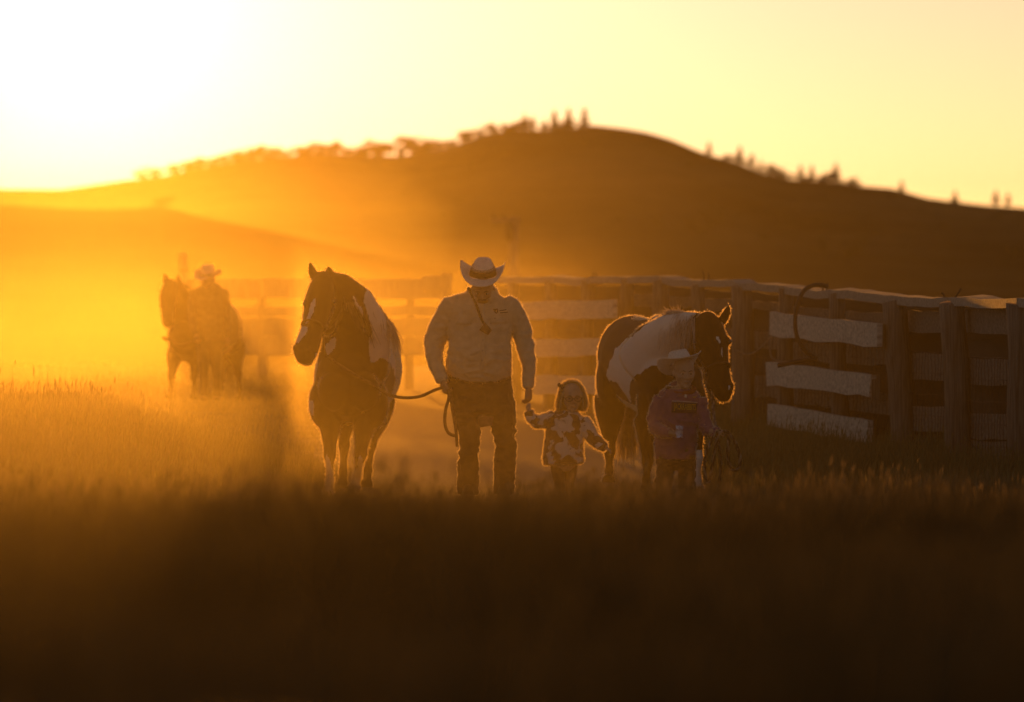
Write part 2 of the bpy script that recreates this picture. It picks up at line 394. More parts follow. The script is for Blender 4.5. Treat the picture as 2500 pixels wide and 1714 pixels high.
def board(soup, pA, pB, hA, hB, thick, rough_end=0.0, n=6, seed=0):
    """A plank from pA to pB (top edge points), heights hA/hB down, with a slightly wavy, split outline."""
    rnd = random.Random(seed)
    d = (pB - pA); ax = d.normalized(); back = Vector((-ax.y, ax.x, 0)).normalized()
    if back.y < 0: back = -back
    prev = None
    base = len(soup.v)
    for i in range(n + 1):
        t = i / n
        p = pA + d * t + Vector((0, 0, rnd.uniform(-0.008, 0.008)))
        h = hA + (hB - hA) * t + rnd.uniform(-0.012, 0.012)
        q = p - Vector((0, 0, h))
        if i in (0, n):
            p = p + ax * rnd.uniform(-0.02, 0.02); q = q + ax * rnd.uniform(-0.03, 0.03)
            if i == n and rough_end: q = q - ax * rough_end
        cup = back * rnd.uniform(-0.001, 0.001)
        soup.v += [p + cup, q + cup, q + cup + back * thick, p + cup + back * thick]
    for i in range(n):
        a = base + 4 * i; c = a + 4
        for k in range(4):
            k2 = (k + 1) % 4
            soup.f.append((a + k, a + k2, c + k2, c + k))
    soup.f.append((base + 3, base + 2, base + 1, base)); e = base + 4 * n; soup.f.append((e, e + 1, e + 2, e + 3))
    return soup

def gz(x, y): return float(ground_z(x, y))

def post(px, wpx, top_py, parent, sd, lean=0.0, depth=None, name='post'):
    rnd = random.Random(sd)
    Y = fd(px) if depth is None else depth
    tp = at(px, top_py, Y); r = wpx / F * Y / 2
    bz = gz(tp.x, Y) - 0.12
    if Y > 96: bz = gz(tp.x, Y) - 0.3
    H = tp.z - bz; s = Soup(); n = 10; m = 7
    for i in range(m + 1):
        t = i / m; rr = r * (1.14 - 0.18 * t) * rnd.uniform(0.95, 1.05)
        cx = tp.x + lean * (1 - t) + 0.012 * math.sin(5 * t + sd); cy_ = Y + 0.012 * math.sin(4 * t + sd * 2)
        for k in range(n):
            th = 2 * math.pi * k / n; q = rr * (1 + 0.07 * math.sin(3 * th + sd) + rnd.uniform(-0.03, 0.03))
            s.v.append(Vector((cx + q * math.cos(th), cy_ + q * math.sin(th), bz + H * t + (0.02 * math.cos(th + sd) if i == m else 0))))
    for i in range(m):
        for k in range(n):
            k2 = (k + 1) % n; s.f.append((i * n + k, i * n + k2, (i + 1) * n + k2, (i + 1) * n + k))
    s.f.append(tuple(m * n + k for k in range(n)))
    return s.obj(name, m_post, parent)

fence = empty('corral_fence', at(2172, 1100, fd(2172)), 'long weathered corral fence of posts, planks and wire receding on the right', 'fence')
# posts: (px centre, width px, top py, lean)
POSTS = [(2836, 66, 757, 0.05), (2650, 66, 742, 0.03), (2484, 62, 741, 0.06), (2327, 62, 735, 0.07), (2186, 64, 730, 0.10), (2042, 42, 716, 0.05), (1915, 38, 704, 0.03),
         (1811, 52, 696, 0.03), (1706, 34, 690, 0.02), (1614, 42, 681, 0.02), (1529, 36, 682, 0), (1432, 30, 684, 0), (1345, 28, 682, 0), (1255, 28, 684, 0), (1168, 30, 686, 0)]
for i, (px, w, ty, ln) in enumerate(POSTS): post(px, w, ty + 4, fence, i * 1.37 + 1, ln)
# top rail: wavy silver planks laid from post to post
RP = [2830, 2640, 2480, 2310, 2180, 2022, 1912, 1797, 1690, 1612, 1530, 1440, 1350, 1255, 1160]
for i in range(len(RP) - 1):
    a, bb = RP[i + 1], RP[i]; s = Soup(); n = 7; base = 0
    for j in range(n + 1):
        px = a + (bb - a) * j / n + (1.0 if j == 0 else 0) - (1.0 if j == n else 0)
        Y = fd(px); y0 = topy(px); h = np.interp(px, [1150, 1800, 2100, 2500], [15, 17, 21, 23]) / F * Y
        p = at(px, y0, Y) + Vector((0, -0.10, 0.004 * math.sin(px * 0.11))); ax = (at(px + 5, 0, fd(px + 5)) - at(px - 5, 0, fd(px - 5))); ax.z = 0; ax.normalize()
        bk = Vector((-ax.y, ax.x, 0)); bk = bk if bk.y > 0 else -bk
        q = p - Vector((0, 0, h))
        tilt = Vector((0, 0, 0.004 + 0.018 * sum(math.exp(-((px - c) / 26.0) ** 2) for c in (1320, 2018, 2335))))
        s.v += [p, q, q + bk * 0.22 + tilt, p + bk * 0.22 + tilt]
    for j in range(n):
        A = 4 * j; C = A + 4
        for k in range(4): s.f.append((A + k, A + (k + 1) % 4, C + (k + 1) % 4, C + k))
    s.f.append((3, 2, 1, 0)); e = 4 * n; s.f.append((e, e + 1, e + 2, e + 3))
    s.obj('top_rail', m_rail, fence, False)
# planks nailed on the far side of the posts, bay by bay
def zrow(px, py, side=-30): return at(px, py, fd(px + side))     # side: + in front of the post line, - behind it
ROWS = {  # bay (left px, right px): rows (py top left, py top right, height px)
    (2330, 2465): [(752, 757, 60), (874, 879, 64), (1006, 1014, 64), (1074, 1080, 66)],
    (2190, 2305): [(758, 760, 54), (860, 866, 64), (986, 996, 62), (1072, 1078, 42)],
    (2480, 2640): [(760, 772, 62), (880, 895, 66), (1016, 1036, 66), (1100, 1124, 60)],
    (2650, 2830): [(776, 790, 64), (900, 920, 68), (1040, 1064, 70)],
    (2055, 2165): [(758, 766, 40), (840, 850, 46), (950, 962, 50)],
    (1925, 2030): [(748, 754, 36), (835, 842, 44), (940, 948, 46)],
    (1818, 1905): [(735, 738, 20), (806, 813, 44), (914, 922, 54)],
    (1716, 1796): [(728, 731, 32), (800, 804, 40), (900, 905, 50)],
    (1618, 1696): [(722, 725, 26), (790, 796, 40), (890, 896, 46)],
    (1540, 1598): [(716, 718, 30), (786, 788, 40), (880, 884, 44)],
}
k = 0
for (a, bb), rows in ROWS.items():
    for (y0, y1, h) in rows:
        k += 1; s = Soup()
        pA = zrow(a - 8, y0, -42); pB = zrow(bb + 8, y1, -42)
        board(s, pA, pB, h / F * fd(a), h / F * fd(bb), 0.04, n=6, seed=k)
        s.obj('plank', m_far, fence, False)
    # stock wire stapled in front of the planks of this bay
    s = Soup(); n = max(6, int((at(bb, 0, fd(bb)) - at(a, 0, fd(a))).length / 0.16))
    if a > 1700:
        y0 = rows[1][0] - 4; y1 = rows[-1][0] + rows[-1][2]
        yb0 = rows[1][1] - 4; yb1 = rows[-1][1] + rows[-1][2]
        for j in range(n + 1):
            t = j / n; px = a + (bb - a) * t
            pts = [zrow(px + 2.0 * math.sin(q * 2.2 + j), (y0 + (yb0 - y0) * t) + ((y1 + (yb1 - y1) * t) - (y0 + (yb0 - y0) * t)) * q / 6, -32) for q in range(7)]
            s.tube(pts, 0.0035, 4)
        for q in range(6):
            pts = []
            for j in range(7):
                t = j / 6; px = a + (bb - a) * t
                pts.append(zrow(px, (y0 + (yb0 - y0) * t) + ((y1 + (yb1 - y1) * t) - (y0 + (yb0 - y0) * t)) * q / 5 + 1.5 * math.sin(j * 2 + q), -31))
            s.tube(pts, 0.003, 4)
        o = s.obj('stock_wire', m_wire, fence); tag(o, kind='stuff')
# an older, dark inner wall of planks closes the gaps
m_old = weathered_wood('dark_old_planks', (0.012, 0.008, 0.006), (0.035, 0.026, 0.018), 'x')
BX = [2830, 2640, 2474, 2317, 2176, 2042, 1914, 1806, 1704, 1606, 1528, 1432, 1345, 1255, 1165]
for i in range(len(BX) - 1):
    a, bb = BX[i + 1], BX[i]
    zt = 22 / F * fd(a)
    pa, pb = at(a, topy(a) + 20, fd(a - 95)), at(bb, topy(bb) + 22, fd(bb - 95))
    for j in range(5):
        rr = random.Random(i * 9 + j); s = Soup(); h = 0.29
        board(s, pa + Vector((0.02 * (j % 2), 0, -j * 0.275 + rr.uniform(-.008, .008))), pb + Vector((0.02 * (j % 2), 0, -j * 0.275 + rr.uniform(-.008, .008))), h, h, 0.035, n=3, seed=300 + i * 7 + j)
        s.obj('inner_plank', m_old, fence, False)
# two patches of lighter boards fixed on the near side
def near_board(c, extra, rough_end=0.0, seed=0):
    (xa, ya), (xb, yb), ha, hb = c
    pA = zrow(xa, ya, 50); pB = zrow(xb, yb, 50); s = Soup()
    board(s, pA, pB, ha / F * fd(xa), hb / F * fd(xb), 0.05, rough_end, n=9, seed=seed)
    return s.obj('plank', m_board, fence, False)
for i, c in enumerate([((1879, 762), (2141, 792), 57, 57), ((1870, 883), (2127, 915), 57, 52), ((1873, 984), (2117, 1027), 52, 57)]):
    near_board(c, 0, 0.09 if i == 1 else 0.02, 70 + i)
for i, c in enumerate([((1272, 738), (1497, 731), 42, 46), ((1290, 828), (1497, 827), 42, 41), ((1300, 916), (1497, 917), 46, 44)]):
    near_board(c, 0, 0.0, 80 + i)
# dark blocks added for the shade at the near board ends
for (px, py, h) in ((2150, 792, 58), (2138, 915, 60), (2124, 1026, 60), (1507, 735, 44)):
    s = Soup(); p = zrow(px, py, 38); w = 10 / F * fd(px); hh = h / F * fd(px)
    s.hexa([p + Vector((-w, 0, 0)), p + Vector((w, 0, 0)), p + Vector((w, 0, -hh)), p + Vector((-w, 0, -hh)), p + Vector((-w, 0.09, 0)), p + Vector((w, 0.09, 0)), p + Vector((w, 0.09, -hh)), p + Vector((-w, 0.09, -hh))])
    s.obj('end_shade_block', m_post, fence, False)
# stubs of wire twisted over the rail
for i, (px, py, dx, h) in enumerate(((1446, 677, 2, 14), (1456, 677, -3, 13), (1718, 685, -3, 26), (1727, 686, 4, 20), (2008, 709, -2, 20), (2017, 709, 3, 20), (2330, 724, 16, 20), (2306, 726, -8, 12))):
    p = at(px, py, fd(px)); q = at(px + dx, py - h, fd(px))
    Soup().tube([p - Vector((0, 0, 0.02)), (p + q) / 2 + Vector((0.01, 0, 0)), q], 0.008, 5).obj('wire_stub', m_wire, fence)

# plain plank fence that carries on to the left
fence2 = empty('plank_fence', at(800, 900, 85), 'hazy brown plank fence with wide horizontal boards behind the pinto horses', 'fence')
for i, (px, w, ty) in enumerate(((1088, 28, 668), (1000, 20, 683), (880, 20, 683), (760, 20, 683), (640, 22, 684), (540, 20, 684))):
    post(px, w, ty, fence2, 40 + i)
for j, (ya, yb, h) in enumerate(((680, 682, 47), (748, 748, 24), (776, 776, 45), (823, 823, 45))):
    for i, (a, bb) in enumerate(((450, 640), (641, 880), (881, 1080))):
        s = Soup(); pA = at(a, ya, fd(a)) + Vector((0, -0.14, 0)); pB = at(bb, yb, fd(bb)) + Vector((0, -0.14, 0))
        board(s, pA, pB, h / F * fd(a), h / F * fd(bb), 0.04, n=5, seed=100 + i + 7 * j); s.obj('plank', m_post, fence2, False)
s = Soup(); pA = at(1030, 676, 79) + Vector((0, -0.2, 0)); board(s, pA, at(1078, 672, 78) + Vector((0, -0.2, 0)), 0.2, 0.2, 0.05, seed=5); s.obj('plank', m_post, fence2, False)
pr = empty('gate_post', at(447, 960, 90), 'tall square post rising above the hazy fence beside the led horse', 'post')
s = Soup(); c = at(447, 622, 90); w = 10.5 / F * 90; bz = gz(c.x, 90) - 0.2
s.hexa([(c.x - w, c.y - w, bz), (c.x + w, c.y - w, bz), (c.x + w, c.y - w, c.z), (c.x - w, c.y - w, c.z), (c.x - w, c.y + w, bz), (c.x + w, c.y + w, bz), (c.x + w, c.y + w, c.z + 0.03), (c.x - w, c.y + w, c.z + 0.03)])
s.obj('shaft', m_post, pr, False)
Soup().tube([c + Vector((-w * 1.1, -w - 0.01, -0.25)), c + Vector((w * 1.1, -w - 0.01, -0.25))], 0.02, 6).obj('bolt', m_wire, pr)

# black hose looped over the fence, and a slack line beside it
m_hose = noise_mat('black_rubber', (0.012, 0.012, 0.012), (0.03, 0.028, 0.026), scale=20, rough=0.6, bump=0.05)
hs = empty('hose', at(1990, 700, 54.5), 'black rubber hose looped over the fence rail beside the light boards', 'hose')
pts = [at(px, py, 53.0) for px, py in ((2022, 702), (2008, 696), (1985, 697), (1963, 710), (1948, 740), (1941, 785), (1947, 825), (1966, 856), (1994, 877))]
Soup().tube(catmull(pts, 6), 0.020, 8).obj('loop', m_hose, hs)
Soup().tube(catmull([at(px, py, 53.0) for px, py in ((1994, 877), (1965, 879), (1930, 886), (1898, 893))], 5), 0.022, 8).obj('tail_end', m_hose, hs)
m_rope0 = noise_mat('grey_line', (0.16, 0.12, 0.09), (0.3, 0.24, 0.19), scale=60, rough=0.9, bump=0.2)
sl = empty('slack_line', at(1830, 862, 57), 'thin pale slack line sagging between fence post and light boards', 'rope')
Soup().tube(catmull([at(px, py, 56.0) for px, py in ((1797, 855), (1812, 863), (1833, 864), (1856, 850), (1876, 829), (1884, 822))], 5), 0.010, 6).obj('sag', m_rope0, sl)
Soup().tube(catmull([at(px, py, 55.0) for px, py in ((1884, 822), (1880, 850), (1884, 872), (1900, 882), (1925, 884))], 5), 0.011, 6).obj('hanging_end', m_rope0, sl)

# ------------------------------------------------------------------ utility pole in the valley
up_ = empty('utility_pole', at(1253, 1000, 190), 'blurred wooden utility pole with crossarm rising behind the tall man', 'utility pole')
bzz = float(far_z(np.array([1253.0]), np.array([190.0]))[0]) - 0.5
tp = at(1254, 530, 190)
Soup().loft([((tp.x, 190, bzz), 0.19, 0.19), ((tp.x, 190, tp.z), 0.15, 0.15)], n=10).obj('shaft', m_post, up_)
ca = at(1254, 538, 190)
s = Soup(); s.hexa([ca + Vector(v) for v in ((-0.75, -0.20, -0.07), (0.22, -0.20, -0.07), (0.22, -0.20, 0.07), (-0.75, -0.20, 0.07), (-0.75, -0.10, -0.07), (0.22, -0.10, -0.07), (0.22, -0.10, 0.07), (-0.75, -0.10, 0.07))]); s.obj('crossarm', m_post, up_, False)
for dx in (-0.65, -0.3): Soup().loft([(ca + Vector((dx, -0.15, 0.07)), 0.03, 0.03), (ca + Vector((dx, -0.15, 0.14)), 0.055, 0.055), (ca + Vector((dx, -0.15, 0.22)), 0.03, 0.03)], n=8).obj('insulator', m_hose, up_)
tf = at(1251, 560, 189.7); Soup().loft([(tf + Vector((-0.1, 0, -0.35)), 0.13, 0.13), (tf + Vector((-0.1, 0, 0.25)), 0.13, 0.13)], n=12, round_end=0.25).obj('transformer', m_wire, up_)
# ------------------------------------------------------------------ trees on the hills
m_leaf = noise_mat('dark_foliage', (0.03, 0.035, 0.014), (0.09, 0.085, 0.035), scale=0.6, rough=0.9, bump=0, trans=0.25)
m_bark = noise_mat('tree_bark', (0.05, 0.035, 0.025), (0.11, 0.08, 0.06), scale=3, rough=0.95, bump=0)
def crown_mesh(kind, seed):
    """Unit-height crown made of many small leaf clumps with gaps."""
    rnd = np.random.RandomState(seed)
    N = {'pine': 520, 'round': 760, 'bush': 700}[kind]
    if kind == 'pine':
        z = rnd.uniform(0.12, 1.0, N); tier = 0.75 + 0.25 * np.sin(z * 26 + seed)
        rad = 0.27 * (1.02 - z) ** 0.8 * tier * np.sqrt(rnd.uniform(0.15, 1, N)); th = rnd.uniform(0, 2 * np.pi, N)
        C = np.stack([rad * np.cos(th), rad * np.sin(th), z - 0.25 * rad], -1); size = 0.045
    else:
        K = 11; lo = 0.16 if kind == 'round' else 0.10
        cc = np.stack([rnd.uniform(-.3, .3, K), rnd.uniform(-.3, .3, K), rnd.uniform(lo + 0.1, 0.85, K)], -1); rr = rnd.uniform(0.10, 0.2, K)
        idx = rnd.randint(0, K, N); v = rnd.normal(size=(N, 3)); v /= np.linalg.norm(v, axis=1)[:, None]
        C = cc[idx] + v * (rr[idx] * np.cbrt(rnd.uniform(0.2, 1, N)))[:, None]; size = 0.042
        if kind == 'bush': C[:, :2] *= 1.35
    A = rnd.normal(size=(N, 3)); A /= np.linalg.norm(A, axis=1)[:, None]
    B = np.cross(A, rnd.normal(size=(N, 3))); B /= np.linalg.norm(B, axis=1)[:, None]
    sz = size * rnd.uniform(0.6, 1.5, N)[:, None]
    V = np.stack([C - A * sz, C - B * sz * 0.6, C + A * sz, C + B * sz * 0.6], 1).reshape(-1, 3)
    return np_mesh('crown', V, np.arange(4 * N).reshape(N, 4))
def trunk_mesh(kind, seed):
    rnd = random.Random(seed); s = Soup()
    top = {'pine': 0.95, 'round': 0.62, 'bush': 0.5}[kind]
    s.tube([(0, 0, -0.08), (0.01, 0, top * 0.4), (0, 0.01, top)], [0.03, 0.02, 0.006], 6)
    if kind != 'pine':
        for i in range(5):
            th = rnd.uniform(0, 6.28); z = rnd.uniform(0.2, 0.5) * top / 0.62
            s.tube([(0, 0, z), (0.12 * math.cos(th), 0.12 * math.sin(th), z + 0.16), (0.24 * math.cos(th), 0.24 * math.sin(th), z + 0.26)], [0.014, 0.009, 0.004], 5)
    return s.mesh('trunk')
CM = {k: [crown_mesh(k, 11 * i + 3) for i in range(4)] for k in ('pine', 'round', 'bush')}
TM = {k: [trunk_mesh(k, i) for i in range(2)] for k in ('pine', 'round', 'bush')}
for k in CM:
    for m in CM[k]: m.materials.append(m_leaf)
    for m in TM[k]: m.materials.append(m_bark)
ORD = ['first', 'second', 'third', 'fourth', 'fifth', 'sixth', 'seventh', 'eighth', 'ninth', 'tenth', 'eleventh', 'twelfth', 'thirteenth', 'fourteenth', 'fifteenth', 'sixteenth', 'seventeenth', 'eighteenth', 'nineteenth', 'twentieth',
       'twenty-first', 'twenty-second', 'twenty-third', 'twenty-fourth', 'twenty-fifth', 'twenty-sixth', 'twenty-seventh', 'twenty-eighth', 'twenty-ninth', 'thirtieth', 'thirty-first', 'thirty-second', 'thirty-third', 'thirty-fourth', 'thirty-fifth', 'thirty-sixth']
def tree(name, px, Y, hpx, kind, i, label, group, base=None, wide=1.0):
    z = float(far_z(np.array([px], float), np.array([float(Y)]))[0]) if base is None else base
    h = 1.05 * hpx / F * Y
    if kind == 'round': z -= 0.30 * h
    r = empty(name, ((px - 1250) / F * Y, Y, z), label, 'bush' if kind == 'bush' else 'tree', group)
    r.scale = (h * wide, h * wide, h); r.rotation_euler = (0, 0, i * 1.9)
    for nm, me in (('trunk', TM[kind][i % 2]), ('crown', CM[kind][i % 4])):
        o = bpy.data.objects.new(nm, me); COL.objects.link(o); o.parent = r
    return r
LEFT = [(345, 24, 'round'), (382, 26, 'round'), (425, 32, 'round'), (468, 44, 'round'), (492, 34, 'round'), (520, 28, 'round'), (548, 32, 'round'), (588, 52, 'round'), (618, 50, 'round'), (648, 42, 'round'), (684, 30, 'round'),
        (732, 36, 'round'), (760, 42, 'round'), (788, 38, 'round'), (818, 46, 'round'), (862, 34, 'round'), (886, 32, 'round'), (914, 58, 'round'), (930, 44, 'round'), (984, 24, 'round'), (1006, 62, 'round'), (1036, 58, 'round'),
        (1064, 34, 'round'), (1098, 34, 'round'), (1138, 36, 'round'), (1172, 34, 'round'), (1204, 30, 'round'), (1236, 34, 'round'), (1262, 36, 'round'), (1281, 38, 'pine'), (1302, 34, 'pine'), (1330, 30, 'pine'), (1354, 50, 'pine'), (1376, 36, 'round'), (1388, 50, 'pine'), (1427, 46, 'pine')]
RIGHT = [(1731, 30, 'pine'), (1806, 40, 'pine'), (1836, 36, 'pine'), (1858, 28, 'pine'), (1884, 36, 'round'), (1906, 34, 'round'), (1955, 36, 'pine'), (1982, 36, 'pine'), (2016, 36, 'round'), (2041, 44, 'pine'), (2086, 30, 'round'), (2201, 28, 'pine'), (2332, 28, 'pine'), (2431, 34, 'pine'), (2461, 30, 'pine')]
for i, (px, h, k) in enumerate(LEFT):
    tree('pine_tree' if k == 'pine' else 'broadleaf_tree', px, Y2 - 6, h, k, i, ORD[i] + ' tree from the left along the sunlit hill ridge', 'trees along the left ridge', wide=1.7 if k == 'round' else 1.5)
for i, (px, h, k) in enumerate(RIGHT):
    tree('pine_tree' if k == 'pine' else 'broadleaf_tree', px, Y2 - 6, h, k, i, ORD[len(RIGHT) - 1 - i] + ' tree from the right along the falling hill ridge', 'trees along the right ridge', wide=1.5)
for i, (px, py, h, w, lab) in enumerate(((1696, 582, 50, 1.0, 'lower dark bush on the slope above the second horse'), (1742, 570, 70, 0.9, 'larger dark bush on the slope above the second horse'), (2006, 628, 50, 1.0, 'smaller dark bush low on the right slope'),
                                     (2088, 645, 84, 0.8, 'tall dark bush low on the right slope'), (2478, 645, 46, 1.0, 'dark bush at the right edge under the ridge'), (1600, 548, 24, 1.3, 'faint small bush on the middle of the hill'), (1930, 560, 26, 1.4, 'faint small bush high on the right slope'), (2300, 560, 22, 1.4, 'faint small bush below the right ridge pines'))):
    # where the sight line through (px, py) meets the slope
    Ys = np.linspace(900, 2450, 400); zz = far_z(np.full(400, float(px)), Ys); ray = CAMZ + (HOR - py) / F * Ys
    hit = np.where(zz >= ray)[0]; Yh = float(Ys[hit[0]]) if len(hit) else 1500.0
    tree('hillside_bush', px, Yh, h, 'bush', i, lab, 'bushes on the hillside', wide=w)
rb = random.Random(8)
for i in range(34):
    px = 330 + (1440 - 330) * (i + rb.uniform(0.1, 0.9)) / 34
    tree('ridge_shrub', px, Y2 - rb.uniform(4, 30), rb.uniform(14, 26), 'bush', i, ORD[i] + ' low shrub from the left hugging the sunlit left ridge', 'shrubs along the left ridge', wide=rb.uniform(1.6, 2.4))
for i in range(16):
    px = 1780 + 300 * (i + rb.uniform(0.1, 0.9)) / 16
    tree('ridge_shrub', px, Y2 - rb.uniform(4, 30), rb.uniform(9, 16), 'bush', i, ORD[15 - i] + ' low shrub from the right among the trees on the falling ridge', 'shrubs along the right ridge', wide=rb.uniform(1.6, 2.4))
for i in range(36):
    px = 960 + 1580 * (i + rb.uniform(0.1, 0.9)) / 36; Yh = rb.uniform(1750, 2440)
    tree('slope_scrub', px, Yh, rb.uniform(8, 20), 'bush', i, ORD[i] + ' small scrub bush from the left on the far hill slope', 'scrub on the far hill', wide=rb.uniform(1.2, 2.2))
tree('hillside_bush', 402, Y1 - 3, 34, 'bush', 3, 'sunlit bush on top of the near left ridge', None, wide=1.6)

# ------------------------------------------------------------------ grass
def grass(name, X, Y, H, W, mat, label, lean=0.35, heads=0.0, seed=1, wind=(0.1, 0.0)):
    rnd = np.random.RandomState(seed); N = len(X); Z = ground_z(X, Y) - 0.01
    th = rnd.uniform(0, 2 * np.pi, N); ph = rnd.uniform(0, 2 * np.pi, N)
    ln = lean * H * rnd.uniform(0.1, 1.0, N)
    dx = np.cos(ph) * ln + wind[0] * H; dy = np.sin(ph) * ln + wind[1] * H
    wx = np.cos(th) * W / 2; wy = np.sin(th) * W / 2
    def P(fx, w, t): return np.stack([X + dx * fx + wx * w, Y + dy * fx + wy * w, Z + H * t], -1)
    V = np.stack([P(0, -1, 0), P(0, 1, 0), P(0.3, 0.8, 0.55), P(0.3, -0.8, 0.55), P(1.0, 0, 1.0)], 1).reshape(-1, 3)
    b = 5 * np.arange(N)[:, None]
    quads = b + np.array([[0, 1, 2, 3]]); tris = b + np.array([[3, 2, 4]])
    if heads > 0:
        sel = np.where(rnd.uniform(size=N) < heads)[0]; M = len(sel)
        hx = X[sel] + dx[sel]; hy = Y[sel] + dy[sel]; hz = Z[sel] + H[sel]; L = 0.03 + 0.035 * rnd.uniform(size=M); w = 0.005
        hv = np.stack([np.stack([hx, hy, hz - L * 0.2], -1), np.stack([hx + w, hy, hz + L * 0.4], -1), np.stack([hx + dx[sel] * 0.12, hy, hz + L], -1), np.stack([hx - w, hy, hz + L * 0.4], -1)], 1).reshape(-1, 3)
        quads = np.concatenate([quads, len(V) + np.arange(4 * M).reshape(M, 4)]); V = np.concatenate([V, hv])
    o = link(name, np_mesh(name, V, quads, tris), mat); return tag(o, label, 'grass', kind='stuff')
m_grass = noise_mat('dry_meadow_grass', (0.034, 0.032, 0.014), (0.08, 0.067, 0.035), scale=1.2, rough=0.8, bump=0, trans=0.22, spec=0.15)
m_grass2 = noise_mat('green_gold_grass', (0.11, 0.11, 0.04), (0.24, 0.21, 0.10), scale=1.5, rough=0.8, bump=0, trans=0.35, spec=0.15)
rs = np.random.RandomState(5)
def clumped(n, fx, fy, seed):
    r = np.random.RandomState(seed); k = max(1, n // 22)
    cx, cy0 = fx(r, k), None
    return r, k
# foreground slope in front of the lens
N = 170000
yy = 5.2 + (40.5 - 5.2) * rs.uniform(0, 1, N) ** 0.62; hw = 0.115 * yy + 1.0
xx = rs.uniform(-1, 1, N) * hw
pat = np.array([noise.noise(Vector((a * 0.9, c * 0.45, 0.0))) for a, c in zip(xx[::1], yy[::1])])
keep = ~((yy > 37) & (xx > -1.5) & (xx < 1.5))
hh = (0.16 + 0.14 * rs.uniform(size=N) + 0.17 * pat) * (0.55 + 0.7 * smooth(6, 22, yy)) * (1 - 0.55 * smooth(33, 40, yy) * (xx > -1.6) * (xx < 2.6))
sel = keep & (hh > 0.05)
dry = rs.uniform(size=N) < smooth(16, 35, yy)  # share of glow-tinted blades rises toward the track
m_glow_grass = noise_mat('glow_tinted_grass', (0.10, 0.082, 0.042), (0.24, 0.19, 0.11), scale=1.2, rough=0.8, bump=0, trans=0.3, spec=0.15)  # amber glow at the foreground edge put into a paler grass colour
grass('glow_grass', xx[sel & dry], yy[sel & dry], hh[sel & dry], 0.006 + 0.004 * rs.uniform(size=(sel & dry).sum()), m_glow_grass, 'blurred straw grass tinted with amber glow in front of the walking feet', heads=0.05, seed=12)
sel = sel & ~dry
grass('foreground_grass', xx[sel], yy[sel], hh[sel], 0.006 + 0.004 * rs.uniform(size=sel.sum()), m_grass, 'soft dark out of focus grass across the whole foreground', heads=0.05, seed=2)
# bank on the left
N = 90000
yy = rs.uniform(35, 50, N); xx = rs.uniform(-9, -1.25, N)
pat = np.array([noise.noise(Vector((a * 1.1, c * 0.5, 3.0))) for a, c in zip(xx, yy)])
hh = (0.16 + 0.16 * rs.uniform(size=N) + 0.10 * pat) * smooth(-1.1, -2.2, xx); hh = np.where(rs.uniform(size=N) < 0.02, hh * 1.5, hh); sel = hh > 0.04
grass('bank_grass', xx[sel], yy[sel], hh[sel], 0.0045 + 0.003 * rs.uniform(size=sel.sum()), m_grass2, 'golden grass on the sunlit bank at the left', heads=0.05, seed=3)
# tall grass along the foot of the corral fence
N = 70000
fx = rs.uniform(1500, 2900, N); t = rs.uniform(0, 1, N) ** 1.4
fY = np.interp(fx, FD[:, 0], FD[:, 1]); X0 = (fx - 1250) / F * fY
wid = np.interp(fx, [1500, 1750, 2100, 2900], [0.5, 1.2, 1.8, 3.0])
xx = X0 - wid * t * 0.9 + 0.25; yy = fY - wid * t * 3.4 + 0.3
pat = np.array([noise.noise(Vector((a * 1.3, c * 0.7, 7.0))) for a, c in zip(xx, yy)])
hh = (0.17 + 0.16 * rs.uniform(size=N) + 0.14 * pat) * (1 - 0.5 * t); hh = np.where(rs.uniform(size=N) < 0.03, hh * 1.8, hh); sel = (hh > 0.06) & (yy > 36) & (xx > 1.45)
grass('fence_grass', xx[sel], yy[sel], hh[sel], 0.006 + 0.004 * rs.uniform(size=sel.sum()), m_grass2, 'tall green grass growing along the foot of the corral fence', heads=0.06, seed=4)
N = 26000
yy = rs.uniform(38, 52, N); xx = rs.uniform(1.35, 3.4, N)
hh = (0.07 + 0.13 * rs.uniform(size=N)) * smooth(1.3, 1.9, xx)
sel = hh > 0.03
grass('verge_grass', xx[sel], yy[sel], hh[sel], np.full(sel.sum(), 0.006), m_grass2, 'short grass on the verge between the track and the fence', heads=0.03, seed=9)
# beyond the track on the left
N = 26000
yy = rs.uniform(50, 96, N); xx = rs.uniform(-0.13, -0.02, N) * yy - 0.8
hh = 0.06 + 0.12 * rs.uniform(size=N) ** 2
grass('pasture_grass', xx, yy, hh, np.full(N, 0.010), m_grass2, 'short pale pasture grass behind the far led horse', seed=6)
# ------------------------------------------------------------------ tools for people and horses
class Fig:
    """Works in photograph pixels at one distance, so that a pose can be read off the picture."""
    def __init__(s, Y0): s.Y0 = Y0
    def P(s, px, py, dy=0.0): return at(px, py, s.Y0 + dy)
    def r(s, px): return px / F * s.Y0
    def limb(s, soup, pts, ref=(0, 1, 0), n=16, k=1.0, rnd=0.5):
        """pts: (px, py, dy, half width px, half depth px)."""
        soup.loft([(s.P(p[0], p[1], p[2]), s.r(p[3]) * k, s.r(p[4]) * k) for p in pts], ref=ref, n=n, round_end=rnd)

def project(me):
    n = len(me.vertices); co = np.empty(n * 3, np.float32); me.vertices.foreach_get('co', co); co = co.reshape(n, 3)
    return co, 1250 + F * co[:, 0] / co[:, 1], HOR - (co[:, 2] - CAMZ) * F / co[:, 1]

def in_poly(px, py, poly):
    inside = np.zeros(len(px), bool); m = len(poly)
    for i in range(m):
        x1, y1 = poly[i]; x2, y2 = poly[(i + 1) % m]
        c = ((y1 > py) != (y2 > py)) & (px < (x2 - x1) * (py - y1) / ((y2 - y1) + 1e-9) + x1)
        inside ^= c
    return inside

